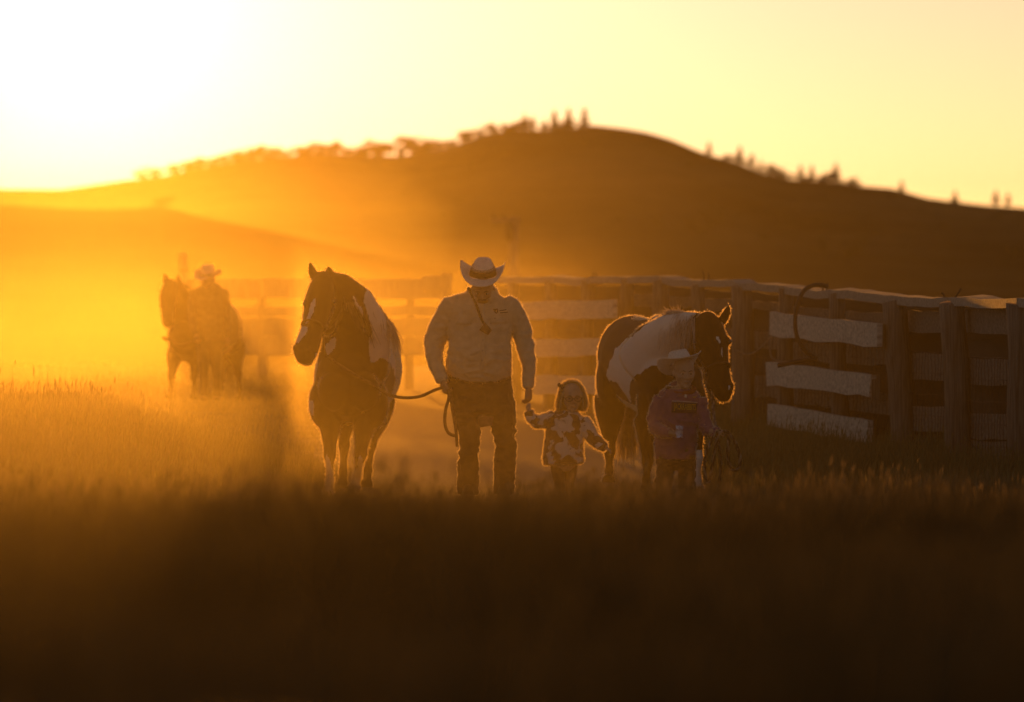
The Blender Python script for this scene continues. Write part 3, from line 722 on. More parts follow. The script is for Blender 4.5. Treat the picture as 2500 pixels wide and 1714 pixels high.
def wrinkle(o, amp, scale, st=(1, 1, 1), seed=0.0):
    me = o.data; n = len(me.vertices); co = np.empty(n * 3, np.float32); me.vertices.foreach_get('co', co); co = co.reshape(n, 3)
    nr = np.empty(n * 3, np.float32); me.vertex_normals.foreach_get('vector', nr); nr = nr.reshape(n, 3)
    d = np.array([1 - 2 * abs(noise.noise(Vector((p[0] * scale * st[0] + seed, p[1] * scale * st[1], p[2] * scale * st[2])))) for p in co.tolist()], np.float32)
    d2 = np.array([noise.noise(Vector((p[0] * scale * 0.45 * st[0] - seed, p[1] * scale * 0.45 * st[1], p[2] * scale * 0.45 * st[2]))) for p in co.tolist()], np.float32)
    co += nr * ((d - 0.6) * amp * (0.35 + np.clip(d2 + 0.4, 0, 1)))[:, None]
    me.vertices.foreach_set('co', co.ravel()); me.update()

def cut_above(o, zcut_fn):
    """Drop vertices where zcut_fn(co) is true (hems, necklines)."""
    bm = bmesh.new(); bm.from_mesh(o.data)
    kill = [v for v in bm.verts if zcut_fn(v.co)]
    bmesh.ops.delete(bm, geom=kill, context='VERTS'); bm.to_mesh(o.data); bm.free(); o.data.update()

def hand(soup, wrist, direc, palm, size, curl=0.6, thumb=1, thumb_curl=0.4, spread=0.03):
    """A palm, four unequal jointed fingers and a thumb from the side of the palm."""
    d = Vector(direc).normalized(); p = Vector(palm); p = (p - d * p.dot(d)).normalized(); s = d.cross(p).normalized() * thumb
    W = Vector(wrist)
    soup.loft([(W - d * 0.12 * size, 0.15 * size, 0.12 * size), (W, 0.155 * size, 0.115 * size), (W + d * 0.15 * size, 0.21 * size, 0.12 * size), (W + d * 0.36 * size, 0.235 * size, 0.11 * size), (W + d * 0.48 * size, 0.215 * size, 0.09 * size)], ref=p, n=12, round_end=0.2)
    for i, (off, ln) in enumerate(((0.165, 0.42), (0.055, 0.47), (-0.055, 0.44), (-0.155, 0.34))):
        c = W + d * (0.46 - 0.03 * abs(i - 1.2)) * size + s * off * size; pts = [c - d * 0.06 * size]; dd = d + s * (off * spread * 4)
        a = 0.25 * curl; seg = ln * size
        pts.append(c)
        for j, fr in enumerate((0.42, 0.32, 0.26)):
            a += curl * (0.75 if j else 0.55)
            v = dd * math.cos(a) + p * math.sin(a); pts.append(pts[-1] + v * seg * fr)
        r0 = 0.052 * size
        soup.tube(pts, [r0, r0, r0 * 0.95, r0 * 0.86, r0 * 0.7], 8)
        soup.ell(pts[-1], r0 * 0.72, nu=8, nv=6)
    c = W + d * 0.10 * size + s * 0.17 * size
    v1 = (d * 0.62 + s * 0.55 + p * (0.25 + 0.4 * thumb_curl)).normalized(); v2 = (d * 0.9 + p * (0.2 + 0.8 * thumb_curl) - s * 0.25 * thumb_curl).normalized()
    pts = [c - v1 * 0.05 * size, c + v1 * 0.20 * size, c + v1 * 0.20 * size + v2 * 0.17 * size, c + v1 * 0.20 * size + v2 * 0.30 * size]
    soup.tube(pts, [0.085 * size, 0.07 * size, 0.06 * size, 0.045 * size], 8); soup.ell(pts[-1], 0.048 * size, nu=8, nv=6)

def frame(yaw, pitch, roll=0.0):
    return Matrix.Rotation(R(yaw), 3, 'Z') @ Matrix.Rotation(R(roll), 3, 'Y') @ Matrix.Rotation(R(pitch), 3, 'X')

def head(soup, c, h, M, child=False):
    """Head of height h looking along -Y of the frame M."""
    c = Vector(c)
    def E(x, y, z, rx, ry, rz): soup.ell(c + M @ Vector((x * h, y * h, z * h)), (rx * h, ry * h, rz * h), rot=M, nu=18, nv=12)
    E(0, 0.05, 0.14, 0.335, 0.41, 0.36)                       # skull
    E(0, -0.08, -0.06, 0.285 if not child else 0.31, 0.30, 0.36)     # face
    E(0, -0.13, -0.33, 0.19 if not child else 0.20, 0.21, 0.17)      # jaw
    E(0, -0.27, -0.41, 0.09, 0.09, 0.075)                     # chin
    E(0, -0.30, 0.075, 0.23, 0.09, 0.05)                      # brow
    soup.loft([(c + M @ Vector((0, -0.34 * h, 0.05 * h)), 0.03 * h, 0.03 * h), (c + M @ Vector((0, -0.395 * h, -0.05 * h)), 0.04 * h, 0.045 * h), (c + M @ Vector((0, -0.44 * h if not child else -0.415 * h, -0.125 * h)), 0.055 * h, 0.05 * h), (c + M @ Vector((0, -0.37 * h, -0.16 * h)), 0.06 * h, 0.03 * h)], ref=M @ Vector((0, 1, 0)), n=10, round_end=0.4)
    for s in (-1, 1):
        E(s * 0.17, -0.24, -0.10, 0.10, 0.10, 0.09)           # cheek
        E(s * 0.065, -0.375, -0.135, 0.035, 0.035, 0.03)      # nostril
        E(s * 0.335, 0.04, -0.04, 0.03, 0.075, 0.115)         # ear
        E(s * 0.35, 0.06, -0.02, 0.03, 0.06, 0.09)
    E(0, -0.345, -0.245, 0.10, 0.05, 0.022); E(0, -0.335, -0.29, 0.085, 0.05, 0.028)   # lips

m_eye = noise_mat('dark_eye', (0.012, 0.008, 0.006), (0.02, 0.014, 0.01), scale=40, rough=0.12, bump=0, spec=0.6)
m_white = noise_mat('eye_white', (0.36, 0.30, 0.26), (0.45, 0.38, 0.33), scale=30, rough=0.3, bump=0)
def face_parts(root, c, h, M, brow_mat, lip_mat):
    c = Vector(c)
    for s in (-1, 1):
        e = c + M @ Vector((s * 0.135 * h, -0.305 * h, 0.0))
        o = Soup().ell(e, (0.058 * h, 0.05 * h, 0.032 * h), rot=M, nu=12, nv=8).obj('eye', m_white, root)
        Soup().ell(e + M @ Vector((0, -0.04 * h, 0)), (0.026 * h, 0.02 * h, 0.028 * h), rot=M, nu=10, nv=8).obj('iris', m_eye, o)
        Soup().tube([c + M @ Vector((s * x * h, y * h, z * h)) for x, y, z in ((0.06, -0.385, 0.085), (0.13, -0.375, 0.11), (0.21, -0.32, 0.085))], [0.012 * h, 0.017 * h, 0.008 * h], 6).obj('eyebrow', brow_mat, root)
    Soup().loft([(c + M @ Vector((x * h, y * h, -0.262 * h)), 0.02 * h, 0.012 * h) for x, y in ((-0.09, -0.36), (-0.04, -0.392), (0, -0.397), (0.04, -0.392), (0.09, -0.36))], ref=(0, 1, 0), n=8).obj('mouth', lip_mat, root)

def hat(root, c, M, felt, band_mat, rx=0.085, ry=0.105, hc=0.125, ext=0.10, curl=0.085, dip=0.02, band_h=0.045, braid=None, front_up=0.0, taper=0.0):
    """Western hat: creased crown and a brim rolled up at the sides. Frame M, front along -Y."""
    c = Vector(c); n = 48; s = Soup()
    rows = []
    # brim, outer edge to crown, underside first then the top
    def brim(t, th, lift):
        cx, sy = math.cos(th), math.sin(th); k = abs(cx)
        hor = ext * (1 - 0.42 * k ** 2 * min(1, curl / 0.08)) * t
        z = curl * k ** 2.4 * t ** 1.7 - dip * (1 - k * k) * t ** 1.3 + (front_up * t ** 1.4 * max(0, -sy) ** 1.5)
        return Vector(((rx + hor) * cx, (ry + ext * t * (1 - 0.0 * k)) * sy if k < 0.999 else (ry + hor) * sy, z + lift))
    ts = [0.0, 0.2, 0.4, 0.6, 0.8, 1.0]
    for t in ts: rows.append([brim(t, 2 * math.pi * i / n, -0.003) for i in range(n)])
    rows.append([brim(1.0, 2 * math.pi * i / n, 0.0045) for i in range(n)])
    for t in ts[::-1][1:]: rows.append([brim(t, 2 * math.pi * i / n, 0.003) for i in range(n)])
    for (z, f0, g) in ((0.15, 1.0, 1.0), (0.35, 0.97, 0.98), (0.6, 0.91, 0.94), (0.82, 0.82, 0.88), (0.94, 0.70, 0.80), (1.0, 0.52, 0.66), (1.0, 0.30, 0.45), (0.99, 0.1, 0.2)):
        row = []; f = f0 * (1 - taper * max(0, z - 0.2) * (1 if f0 > 0.4 else 0.5))
        for i in range(n):
            th = 2 * math.pi * i / n; cx, sy = math.cos(th), math.sin(th)
            pinch = 1 - 0.22 * max(0, -sy) ** 2 * max(0, z - 0.4)
            x = rx * f * cx * pinch; y = ry * g * sy
            zz = hc * z - (0.026 * math.exp(-(x / (rx * 0.34)) ** 2) * (1 if z > 0.9 else 0)) + 0.10 * hc * (sy if z > 0.5 else 0) * z * 0.6
            row.append(Vector((x, y, zz)))
        rows.append(row)
    for row in rows: s.v += [c + M @ p for p in row]
    for j in range(len(rows) - 1):
        for i in range(n):
            i2 = (i + 1) % n; s.f.append((j * n + i, j * n + i2, (j + 1) * n + i2, (j + 1) * n + i))
    s.f.append(tuple((len(rows) - 1) * n + i for i in range(n)))
    o = s.obj('hat', felt, root)
    def ring(z0, z1, grow, mat, nm):
        q = Soup()
        for (z, g) in ((z0, grow), (z1, grow), (z1, grow - 0.004), (z0, grow - 0.004)):
            f = np.interp(z / hc, [0, 0.15, 0.35, 0.6, 0.82], [1.0, 1.0, 0.97, 0.91, 0.82]) * (1 - taper * max(0, z / hc - 0.2)); gg = np.interp(z / hc, [0, 0.15, 0.35, 0.6, 0.82], [1, 1.0, 0.98, 0.94, 0.88])
            for i in range(n):
                th = 2 * math.pi * i / n; sy = math.sin(th); pinch = 1 - 0.22 * max(0, -sy) ** 2 * max(0, z / hc - 0.4)
                q.v.append(c + M @ Vector(((rx * f * pinch + g) * math.cos(th), (ry * gg + g) * sy, z + 0.004 + (0.06 * hc * sy * (z / hc) if z / hc > 0.5 else 0))))
        for j in range(4):
            for i in range(n):
                i2 = (i + 1) % n; j2 = (j + 1) % 4; q.f.append((j * n + i, j * n + i2, j2 * n + i2, j2 * n + i))
        q.obj(nm, mat, o)
    ring(0.004, band_h, 0.005, band_mat, 'hat_band')
    if braid: ring(band_h + 0.002, band_h + 0.024, 0.005, braid, 'braid_band')
    return o

def strands(name, mat, parent, roots, dirs, length, width, n_seg=6, grav=0.6, jitter=0.12, seed=0, taper=0.25):
    """Hair as many narrow ribbons. roots, dirs: lists of vectors."""
    rnd = np.random.RandomState(seed); V = []; Q = []
    for r0, d0 in zip(roots, dirs):
        p = Vector(r0); d = (Vector(d0).normalized() + Vector(rnd.normal(size=3) * jitter)).normalized()
        L = length * rnd.uniform(0.65, 1.1); w = width * rnd.uniform(0.6, 1.3); side = d.cross(Vector((rnd.normal() * 0.3, 1, 0.2))).normalized(); b = len(V)
        for j in range(n_seg + 1):
            t = j / n_seg; ww = w * (1 - (1 - taper) * t)
            V.append(p - side * ww / 2); V.append(p + side * ww / 2)
            if j: Q.append((b + 2 * j - 2, b + 2 * j - 1, b + 2 * j + 1, b + 2 * j))
            d = (d + Vector((0, 0, -1)) * grav / n_seg + Vector(rnd.normal(size=3) * jitter * 0.35)).normalized(); p = p + d * L / n_seg
    me = np_mesh(name, [tuple(v) for v in V], Q, None, True)
    return link(name, me, mat, parent)

def hair_mat(name, c1, c2, trans=0.35, rough=0.55):
    return noise_mat(name, c1, c2, scale=25, rough=rough, bump=0, trans=trans, spec=0.5)

def coat_mat(name, dark1, dark2, white, sheen=0.2):
    """Horse coat: two colours told apart by the mesh attribute 'white', short-hair grain and a soft sheen."""
    m, n, b = mat_new(name)
    at_ = n.nodes.new('ShaderNodeAttribute'); at_.attribute_name = 'white'
    tc = n.nodes.new('ShaderNodeTexCoord'); nz = n.nodes.new('ShaderNodeTexNoise'); nz.inputs['Scale'].default_value = 7; nz.inputs['Detail'].default_value = 8
    n.links.new(tc.outputs['Object'], nz.inputs['Vector'])
    r1 = n.nodes.new('ShaderNodeMix'); r1.data_type = 'RGBA'; r1.inputs['A'].default_value = (*dark1, 1); r1.inputs['B'].default_value = (*dark2, 1); n.links.new(nz.outputs['Fac'], r1.inputs['Factor'])
    r2 = n.nodes.new('ShaderNodeMix'); r2.data_type = 'RGBA'; r2.inputs['A'].default_value = (*[c * 0.8 for c in white], 1); r2.inputs['B'].default_value = (*white, 1); n.links.new(nz.outputs['Fac'], r2.inputs['Factor'])
    ad = math_node(n, 'ADD', at_.outputs['Fac'], math_node(n, 'MULTIPLY', math_node(n, 'SUBTRACT', nz.outputs['Fac'], 0.5), 0.5))
    mr = n.nodes.new('ShaderNodeMapRange'); mr.inputs['From Min'].default_value = 0.42; mr.inputs['From Max'].default_value = 0.58; n.links.new(ad, mr.inputs['Value'])
    mx = n.nodes.new('ShaderNodeMix'); mx.data_type = 'RGBA'; n.links.new(mr.outputs[0], mx.inputs['Factor']); n.links.new(r1.outputs['Result'], mx.inputs['A']); n.links.new(r2.outputs['Result'], mx.inputs['B'])
    n.links.new(mx.outputs['Result'], b.inputs['Base Color']); b.inputs['Roughness'].default_value = 0.75; b.inputs['Specular IOR Level'].default_value = 0.12
    b.inputs['Sheen Weight'].default_value = sheen; b.inputs['Sheen Roughness'].default_value = 0.35; b.inputs['Sheen Tint'].default_value = (1, 0.85, 0.7, 1)
    g = n.nodes.new('ShaderNodeTexNoise'); g.inputs['Scale'].default_value = 90; n.links.new(tc.outputs['Object'], g.inputs['Vector'])
    bp = n.nodes.new('ShaderNodeBump'); bp.inputs['Strength'].default_value = 0.12; bp.inputs['Distance'].default_value = 0.01; n.links.new(g.outputs['Fac'], bp.inputs['Height']); n.links.new(bp.outputs[0], b.inputs['Normal'])
    return m

def paint(o, polys, extra=None, blur=2.0):
    """Write the 'white' attribute from patches outlined on the visible side of the animal."""
    co, px, py = project(o.data); n = len(px)
    w = np.zeros(n, np.float32)
    jx = np.array([noise.noise(Vector((p[0] * 16, p[1] * 16, p[2] * 16))) for p in co.tolist()]) * 5
    jy = np.array([noise.noise(Vector((p[0] * 16 + 9, p[1] * 16, p[2] * 16 + 4))) for p in co.tolist()]) * 5
    for poly in polys: w = np.maximum(w, in_poly(px + jx, py + jy, poly).astype(np.float32))
    if extra is not None: w = np.maximum(w, extra(co, px + jx, py + jy).astype(np.float32))
    a = o.data.attributes.new('white', 'FLOAT', 'POINT'); a.data.foreach_set('value', w)

def leg(soup, pts, kind, fwd):
    """pts: top, joint (knee/hock), fetlock, hoof-on-ground as world points."""
    T, K, E, H = [Vector(p) for p in pts]; f = Vector(fwd)
    if kind == 'front': up = [(T, .105, .14), (T.lerp(K, .35), .082, .105), (T.lerp(K, .68), .058, .07), (T.lerp(K, .88), .05, .056), (K, .055, .062)]
    else: up = [(T, .13, .22), (T.lerp(K, .3), .115, .18), (T.lerp(K, .58), .078, .105), (T.lerp(K, .84), .048, .068), (K, .052, .078)]
    lo = [(K.lerp(E, .18), .04, .05), (K.lerp(E, .5), .031, .039), (K.lerp(E, .85), .034, .042), (E, .041, .048)]
    P = E.lerp(H, .5) + f * 0.02
    foot = [(P, .034, .038), (E.lerp(H, .72) + f * 0.035, .05, .054), (H + f * 0.05 + Vector((0, 0, 0.004)), .062, .068)]
    soup.loft(up + lo + foot, ref=f, n=14, round_end=0.0)

def ear(soup, base, tip, w, face, bow=0.012):
    b, t = Vector(base), Vector(tip); d = t - b; f = Vector(face).normalized(); s = d.normalized().cross(f).normalized()
    pts = []
    for u, k in ((-0.12, 0.75), (0.1, 0.95), (0.3, 1.0), (0.55, 0.86), (0.8, 0.5), (0.94, 0.2), (1.0, 0.05)):
        pts.append((b + d * u + s * bow * math.sin(u * 3.1), w * k, w * 0.55 * k))
    soup.loft(pts, ref=f, n=12)
m_leather = noise_mat('halter_leather', (0.03, 0.018, 0.01), (0.07, 0.04, 0.025), scale=30, rough=0.7, bump=0.1)
m_hoof = noise_mat('hoof_horn', (0.05, 0.04, 0.03), (0.12, 0.09, 0.07), scale=20, rough=0.6, bump=0.1)

def fuzz(o, name, mat, parent, count, length, width, seed=0, lay=0.6, lim=0.16):
    """Short hairs or cloth nap standing off a surface, so that back light catches its edge."""
    me = o.data; nv = len(me.vertices); rs_ = np.random.RandomState(seed)
    co = np.empty(nv * 3, np.float32); me.vertices.foreach_get('co', co); co = co.reshape(nv, 3)
    nr = np.empty(nv * 3, np.float32); me.vertex_normals.foreach_get('vector', nr); nr = nr.reshape(nv, 3)
    toc = np.array([0, 0, CAMZ]) - co; toc /= np.linalg.norm(toc, axis=1)[:, None]
    edge = np.where((nr * toc).sum(1) < lim)[0]
    k = edge[rs_.randint(0, len(edge), count)]; p = co[k] + rs_.normal(size=(count, 3)) * 0.004; nn = nr[k]
    d = nn + rs_.normal(size=(count, 3)) * 0.35 + np.array([0, 0, -lay]); d /= np.linalg.norm(d, axis=1)[:, None]
    L = (length * rs_.uniform(0.5, 1.3, count))[:, None]; sd = np.cross(d, rs_.normal(size=(count, 3))); sd /= np.linalg.norm(sd, axis=1)[:, None]; sd *= width / 2
    tip = p + d * L
    Vv = np.stack([p - sd, p + sd, tip], 1).reshape(-1, 3)
    ob = link(name, np_mesh(name, Vv, None, np.arange(3 * count).reshape(count, 3)), mat, parent); ob['kind'] = 'stuff'
    return ob
def nap_mat(name, diff, trans, w):
    m = noise_mat(name, tuple(c * .7 for c in diff), diff, scale=30, rough=.7, bump=0); n = m.node_tree
    tr = n.nodes.new('ShaderNodeBsdfTranslucent'); tr.inputs['Color'].default_value = (*trans, 1); mx = n.nodes.new('ShaderNodeMixShader'); mx.inputs[0].default_value = w
    n.links.new(n.nodes['Principled BSDF'].outputs[0], mx.inputs[1]); n.links.new(tr.outputs[0], mx.inputs[2]); n.links.new(mx.outputs[0], n.nodes['Material Output'].inputs['Surface']); return m
m_fuzz_b = nap_mat('brown_coat_hair', (0.06, 0.03, 0.015), (0.95, 0.82, 0.62), .94)
m_fuzz_c = nap_mat('cloth_nap', (0.3, 0.26, 0.22), (0.95, 0.86, 0.72), .94)
# ------------------------------------------------------------------ first horse: brown and white pinto facing the camera
def V3(*a): return Vector(a)
m_coat1 = coat_mat('bay_pinto_coat', (0.025, 0.012, 0.006), (0.055, 0.026, 0.013), (0.70, 0.61, 0.53))
f = Fig(45.0); P = f.P
GR = lambda px, Y: at(px, 0, Y)
def hoof_pt(px, Y):
    x = (px - 1250) / F * Y; return Vector((x, Y, gz(x, Y)))
h1 = empty('horse', hoof_pt(850, 45.6), 'brown and white pinto horse led on a rope by the man', 'horse')
s = Soup()
s.loft([(P(848, 940, -.20), .10, .14), (P(848, 940, -.15), .19, .24), (P(849, 938, -.02), .26, .31), (P(856, 918, .35), .285, .36), (P(874, 906, .75), .305, .375), (P(884, 902, 1.2), .312, .365), (P(888, 895, 1.6), .30, .335), (P(888, 892, 1.95), .25, .27), (P(888, 900, 2.12), .13, .15)], ref=(0, 0, 1), n=24)
s.loft([(P(860, 905, .12), .285, .25), (P(866, 850, .05), .28, .20), (P(866, 792, -.04), .255, .16), (P(850, 742, -.12), .205, .135), (P(818, 702, -.20), .14, .11), (P(795, 686, -.25), .085, .09)], ref=(0, 1, 0), n=20, round_end=0.3)
FN = Vector((-0.30, -0.92, 0.22))
s.loft([(P(793, 676, -.24), .06, .07), (P(790, 690, -.28), .085, .10), (P(786, 712, -.33), .105, .125), (P(779, 740, -.40), .115, .135), (P(772, 772, -.47), .10, .12), (P(763, 805, -.55), .085, .10), (P(752, 838, -.62), .098, .092), (P(745, 864, -.66), .098, .085), (P(744, 884, -.66), .062, .058)], ref=FN, n=20, round_end=0.35)
s.ell(P(812, 752, -.22), (.095, .11, .15)); s.ell(P(800, 790, -.30), (.07, .09, .10))
s.ell(P(748, 741, -.47), (.030, .035, .04)); s.ell(P(808, 735, -.40), (.03, .03, .035))
s.ell(P(722, 850, -.70), (.032, .035, .035)); s.ell(P(752, 855, -.74), (.03, .03, .035)); s.ell(P(752, 884, -.60), (.045, .05, .03))
ear(s, P(773, 684, -.28), P(757, 637, -.30), f.r(13), (-.5, -.85, 0), -0.012); ear(s, P(811, 682, -.24), P(803, 646, -.26), f.r(12.5), (-.4, -.9, 0), -0.010)
s.ell(P(790, 985, -.02), (.12, .16, .20)); s.ell(P(912, 985, .0), (.12, .16, .20)); s.ell(P(815, 955, -.16), (.13, .13, .16)); s.ell(P(888, 955, -.16), (.13, .13, .16))
FW = Vector((-.1, -1, 0))
leg(s, [P(806, 1010, .05), P(805, 1112, -.02), P(805, 1172, 0), hoof_pt(803, 45.0)], 'front', FW)
leg(s, [P(893, 1008, .05), P(880, 1112, -.22), P(871, 1166, .10), hoof_pt(866, 45.05) + V3(0, 0, .05)], 'front', FW)
leg(s, [P(838, 985, 1.75), at(840, 1088, 47.0), at(838, 1150, 46.75), hoof_pt(838, 46.7)], 'hind', FW)
leg(s, [P(925, 985, 1.75), at(905, 1088, 47.15), at(898, 1148, 46.95), hoof_pt(896, 46.9)], 'hind', FW)
body = s.skin('body', m_coat1, h1, voxel=0.012, iters=4, soften=(16, lambda c: max(0.0, min(1.0, (P(0, 690).z - c.z) / .12))))
fuzz(body, 'coat_hair', m_fuzz_b, h1, 80000, .017, .006, 1, .6, .10)
W1 = [[(894, 702), (925, 742), (942, 772), (956, 798), (975, 832), (986, 880), (984, 918), (967, 946), (963, 905), (946, 880), (926, 874), (906, 888), (900, 845), (899, 822), (910, 815), (902, 780), (888, 735)],
      [(862, 714), (869, 732), (881, 752), (889, 776), (899, 808), (888, 810), (878, 790), (869, 762)],
      [(805, 830), (819, 824), (821, 847), (799, 868), (790, 850)],
      [(764, 728), (771, 731), (769, 758), (757, 782), (744, 790), (753, 757)], [(734, 794), (752, 796), (744, 815), (728, 838), (722, 834)],
      [(768, 865), (778, 862), (774, 905), (764, 900)], [(752, 978), (764, 980), (768, 1015), (758, 1015)]]
paint(body, W1, extra=lambda co, px, py: (co[:, 2] < 0.28 + 0.06 * np.sin(px * .23)) & (co[:, 1] < 46))
m_hair_pale = hair_mat('pale_mane_hair', (0.34, 0.27, 0.21), (0.58, 0.48, 0.40)); m_hair_dark = hair_mat('dark_mane_hair', (0.022, 0.013, 0.008), (0.06, 0.035, 0.02), trans=0.2)
rnd = random.Random(3)
def along(pts, t):
    t = t * (len(pts) - 1); i = min(int(t), len(pts) - 2); return pts[i].lerp(pts[i + 1], t - i)
crest = [P(828, 686, -.14), P(862, 698, -.08), P(893, 718, -.02), P(922, 748, .04), P(944, 778, .1), P(962, 806, .2)]
roots = [along(crest, rnd.random()) + V3(rnd.uniform(-.01, .02), rnd.uniform(-.06, .06), rnd.uniform(-.02, .01)) for _ in range(420)]
strands('mane', m_hair_pale, h1, roots, [V3(.22 + rnd.uniform(-.2, .2), -.60, -.55) for _ in roots], 0.24, 0.010, grav=1.0, jitter=.07, seed=1)
roots = [along([P(826, 684, -.2), P(846, 700, -.16), P(866, 724, -.13)], rnd.random()) + V3(rnd.uniform(-.015, .015), -.02, 0) for _ in range(150)]
strands('mane_lock', m_hair_dark, h1, roots, [V3(.42, -.25, -.8) for _ in roots], 0.42, 0.010, grav=.35, jitter=.045, seed=2)
roots = [P(790 + rnd.uniform(-10, 14), 676, -.26) for _ in range(70)]
strands('forelock', m_hair_dark, h1, roots, [V3(-.35 + rnd.uniform(-.3, .2), -.5, -.1) for _ in roots], 0.20, 0.008, grav=1.4, jitter=.12, seed=4)
roots = [P(888 + rnd.uniform(-10, 10), 850 + rnd.uniform(-8, 8), 2.16) for _ in range(160)]
strands('tail', m_hair_dark, h1, roots, [V3(0, .6, -.5) for _ in roots], 0.85, 0.012, grav=2.2, jitter=.08, seed=5)
for e in (P(745, 742, -.495), P(812, 736, -.425)): Soup().ell(e, (.019, .019, .021)).obj('eye', m_eye, h1)
def band(pts, w, parent, name='halter_strap', mat=m_leather, closed=False, push=0.0):
    return Soup().tube(catmull(pts, 5), w, 6).obj(name, mat, parent)
hl = empty('halter', P(760, 800, -.5)); hl.parent = h1; hl.matrix_parent_inverse = h1.matrix_basis.inverted()
def ring_around(root_obj, centre, axis, rx, ry, ref, w, name, mat):
    pts = []; ax = Vector(axis).normalized(); rf = Vector(ref); sd = ax.cross(rf).normalized(); upv = sd.cross(ax).normalized()
    for i in range(25):
        th = 2 * math.pi * i / 24; pts.append(Vector(centre) + sd * rx * math.cos(th) + upv * ry * math.sin(th))
    return Soup().tube(pts, w, 6).obj(name, mat, root_obj)
ring_around(hl, P(765, 799, -.54), P(744, 884, -.66) - P(786, 712, -.33), .092, .108, FN, .009, 'noseband', m_leather)
band([P(790, 808, -.58), P(812, 795, -.44), P(830, 765, -.34), P(838, 735, -.26), P(830, 700, -.24), P(815, 682, -.24)], .007, hl, 'cheek_strap')
band([P(788, 815, -.56), P(790, 840, -.50), P(793, 858, -.44), P(800, 872, -.38), P(818, 880, -.34)], .010, hl, 'lead_knot')
for i, (px, py) in enumerate(((735, 893), (745, 895), (755, 894))): pass

# ------------------------------------------------------------------ second horse: dark pinto beside the boy
m_coat2 = coat_mat('dark_pinto_coat', (0.012, 0.007, 0.004), (0.03, 0.016, 0.009), (0.84, 0.77, 0.71), 0.03)
f = Fig(46.3); P = f.P
h2 = empty('horse', hoof_pt(1590, 46.8), 'dark pinto horse with white mane and shoulder standing behind the boy', 'horse')
s = Soup()
s.loft([(P(1646, 962, -.42), .10, .11), (P(1643, 958, -.34), .19, .21), (P(1636, 940, -.10), .265, .33), (P(1610, 906, .35), .30, .385), (P(1582, 892, .8), .315, .38), (P(1556, 880, 1.15), .31, .355), (P(1544, 868, 1.4), .295, .335), (P(1545, 880, 1.65), .21, .25), (P(1548, 900, 1.72), .10, .12)], ref=(0, 0, 1), n=24)
s.ell(P(1606, 818, .25), (.10, .30, .16)); s.ell(P(1499, 930, 1.25), (.15, .30, .28)); s.ell(P(1604, 930, 1.25), (.15, .30, .28))
s.loft([(P(1596, 895, .05), .31, .24), (P(1622, 850, -.12), .27, .175), (P(1650, 822, -.30), .205, .14), (P(1682, 806, -.45), .155, .12), (P(1712, 796, -.54), .11, .11)], ref=(0, 1, 0), n=20, round_end=0.3)
FN2 = Vector((0.32, -0.93, 0.12))
s.loft([(P(1722, 776, -.58), .075, .08), (P(1727, 790, -.62), .10, .105), (P(1733, 812, -.67), .118, .135), (P(1738, 840, -.72), .128, .145), (P(1745, 872, -.78), .108, .125), (P(1753, 905, -.84), .088, .102), (P(1758, 933, -.88), .092, .095), (P(1766, 957, -.9), .082, .085), (P(1767, 974, -.88), .05, .055)], ref=FN2, n=20, round_end=0.35)
s.ell(P(1694, 828, -.52), (.105, .12, .155)); s.ell(P(1716, 868, -.62), (.07, .09, .10)); s.ell(P(1738, 940, -.80), (.05, .06, .06))
s.ell(P(1776, 833, -.74), (.028, .035, .038)); s.ell(P(1700, 838, -.70), (.028, .03, .035)); s.ell(P(1786, 942, -.93), (.022, .03, .032)); s.ell(P(1758, 942, -.97), (.026, .025, .03)); s.ell(P(1762, 972, -.82), (.045, .05, .03))
ear(s, P(1688, 786, -.52), P(1664, 762, -.50), f.r(12), (.1, -1, .1), .008); ear(s, P(1760, 788, -.62), P(1780, 741, -.62), f.r(13), (.6, -.8, 0), .012)
s.ell(P(1590, 985, -.1), (.12, .17, .21)); s.ell(P(1690, 985, -.12), (.12, .17, .21)); s.ell(P(1625, 965, -.30), (.15, .13, .17))
FW2 = Vector((.2, -1, 0)).normalized()
leg(s, [P(1578, 1020, -.05), P(1581, 1128, -.16), P(1578, 1172, -.10), hoof_pt(1576, 46.2)], 'front', FW2)
leg(s, [P(1690, 1015, -.1), P(1702, 1122, -.2), P(1702, 1170, -.2), hoof_pt(1702, 46.1)], 'front', FW2)
leg(s, [P(1489, 975, 1.3), P(1488, 1104, 1.5), P(1487, 1150, 1.4), hoof_pt(1482, 47.6)], 'hind', FW2)
leg(s, [P(1618, 975, 1.3), P(1618, 1100, 1.5), P(1614, 1148, 1.35), hoof_pt(1610, 47.6)], 'hind', FW2)
body = s.skin('body', m_coat2, h2, voxel=0.012, iters=4, soften=(10, lambda c: max(0.0, min(1.0, (P(0, 800).z - c.z) / .12))))
fuzz(body, 'coat_hair', m_fuzz_b, h2, 80000, .017, .006, 2, .6, .08)
W2 = [[(1607, 768), (1640, 748), (1700, 760), (1690, 776), (1672, 790), (1662, 815), (1660, 860), (1662, 900), (1650, 892), (1602, 890), (1577, 899), (1561, 913), (1547, 920), (1538, 940), (1537, 966), (1546, 1000), (1536, 974), (1524, 962), (1503, 930), (1487, 928), (1482, 915), (1489, 885), (1498, 864), (1504, 850), (1560, 806)],
      [(1750, 822), (1757, 819), (1761, 833), (1755, 838)], [(1761, 844), (1763, 846), (1765, 872), (1763, 874)], [(1777, 938), (1783, 939), (1779, 948), (1774, 951)]]
paint(body, W2, extra=lambda co, px, py: (px > 1699) & (py > 1100) & (co[:, 1] < 46.5))
m_hair_white = hair_mat('white_mane_hair', (0.42, 0.36, 0.31), (0.66, 0.58, 0.51), trans=0.4)
crest = [P(1612, 776, .0), P(1636, 762, -.2), P(1664, 762, -.38), P(1696, 772, -.52)]
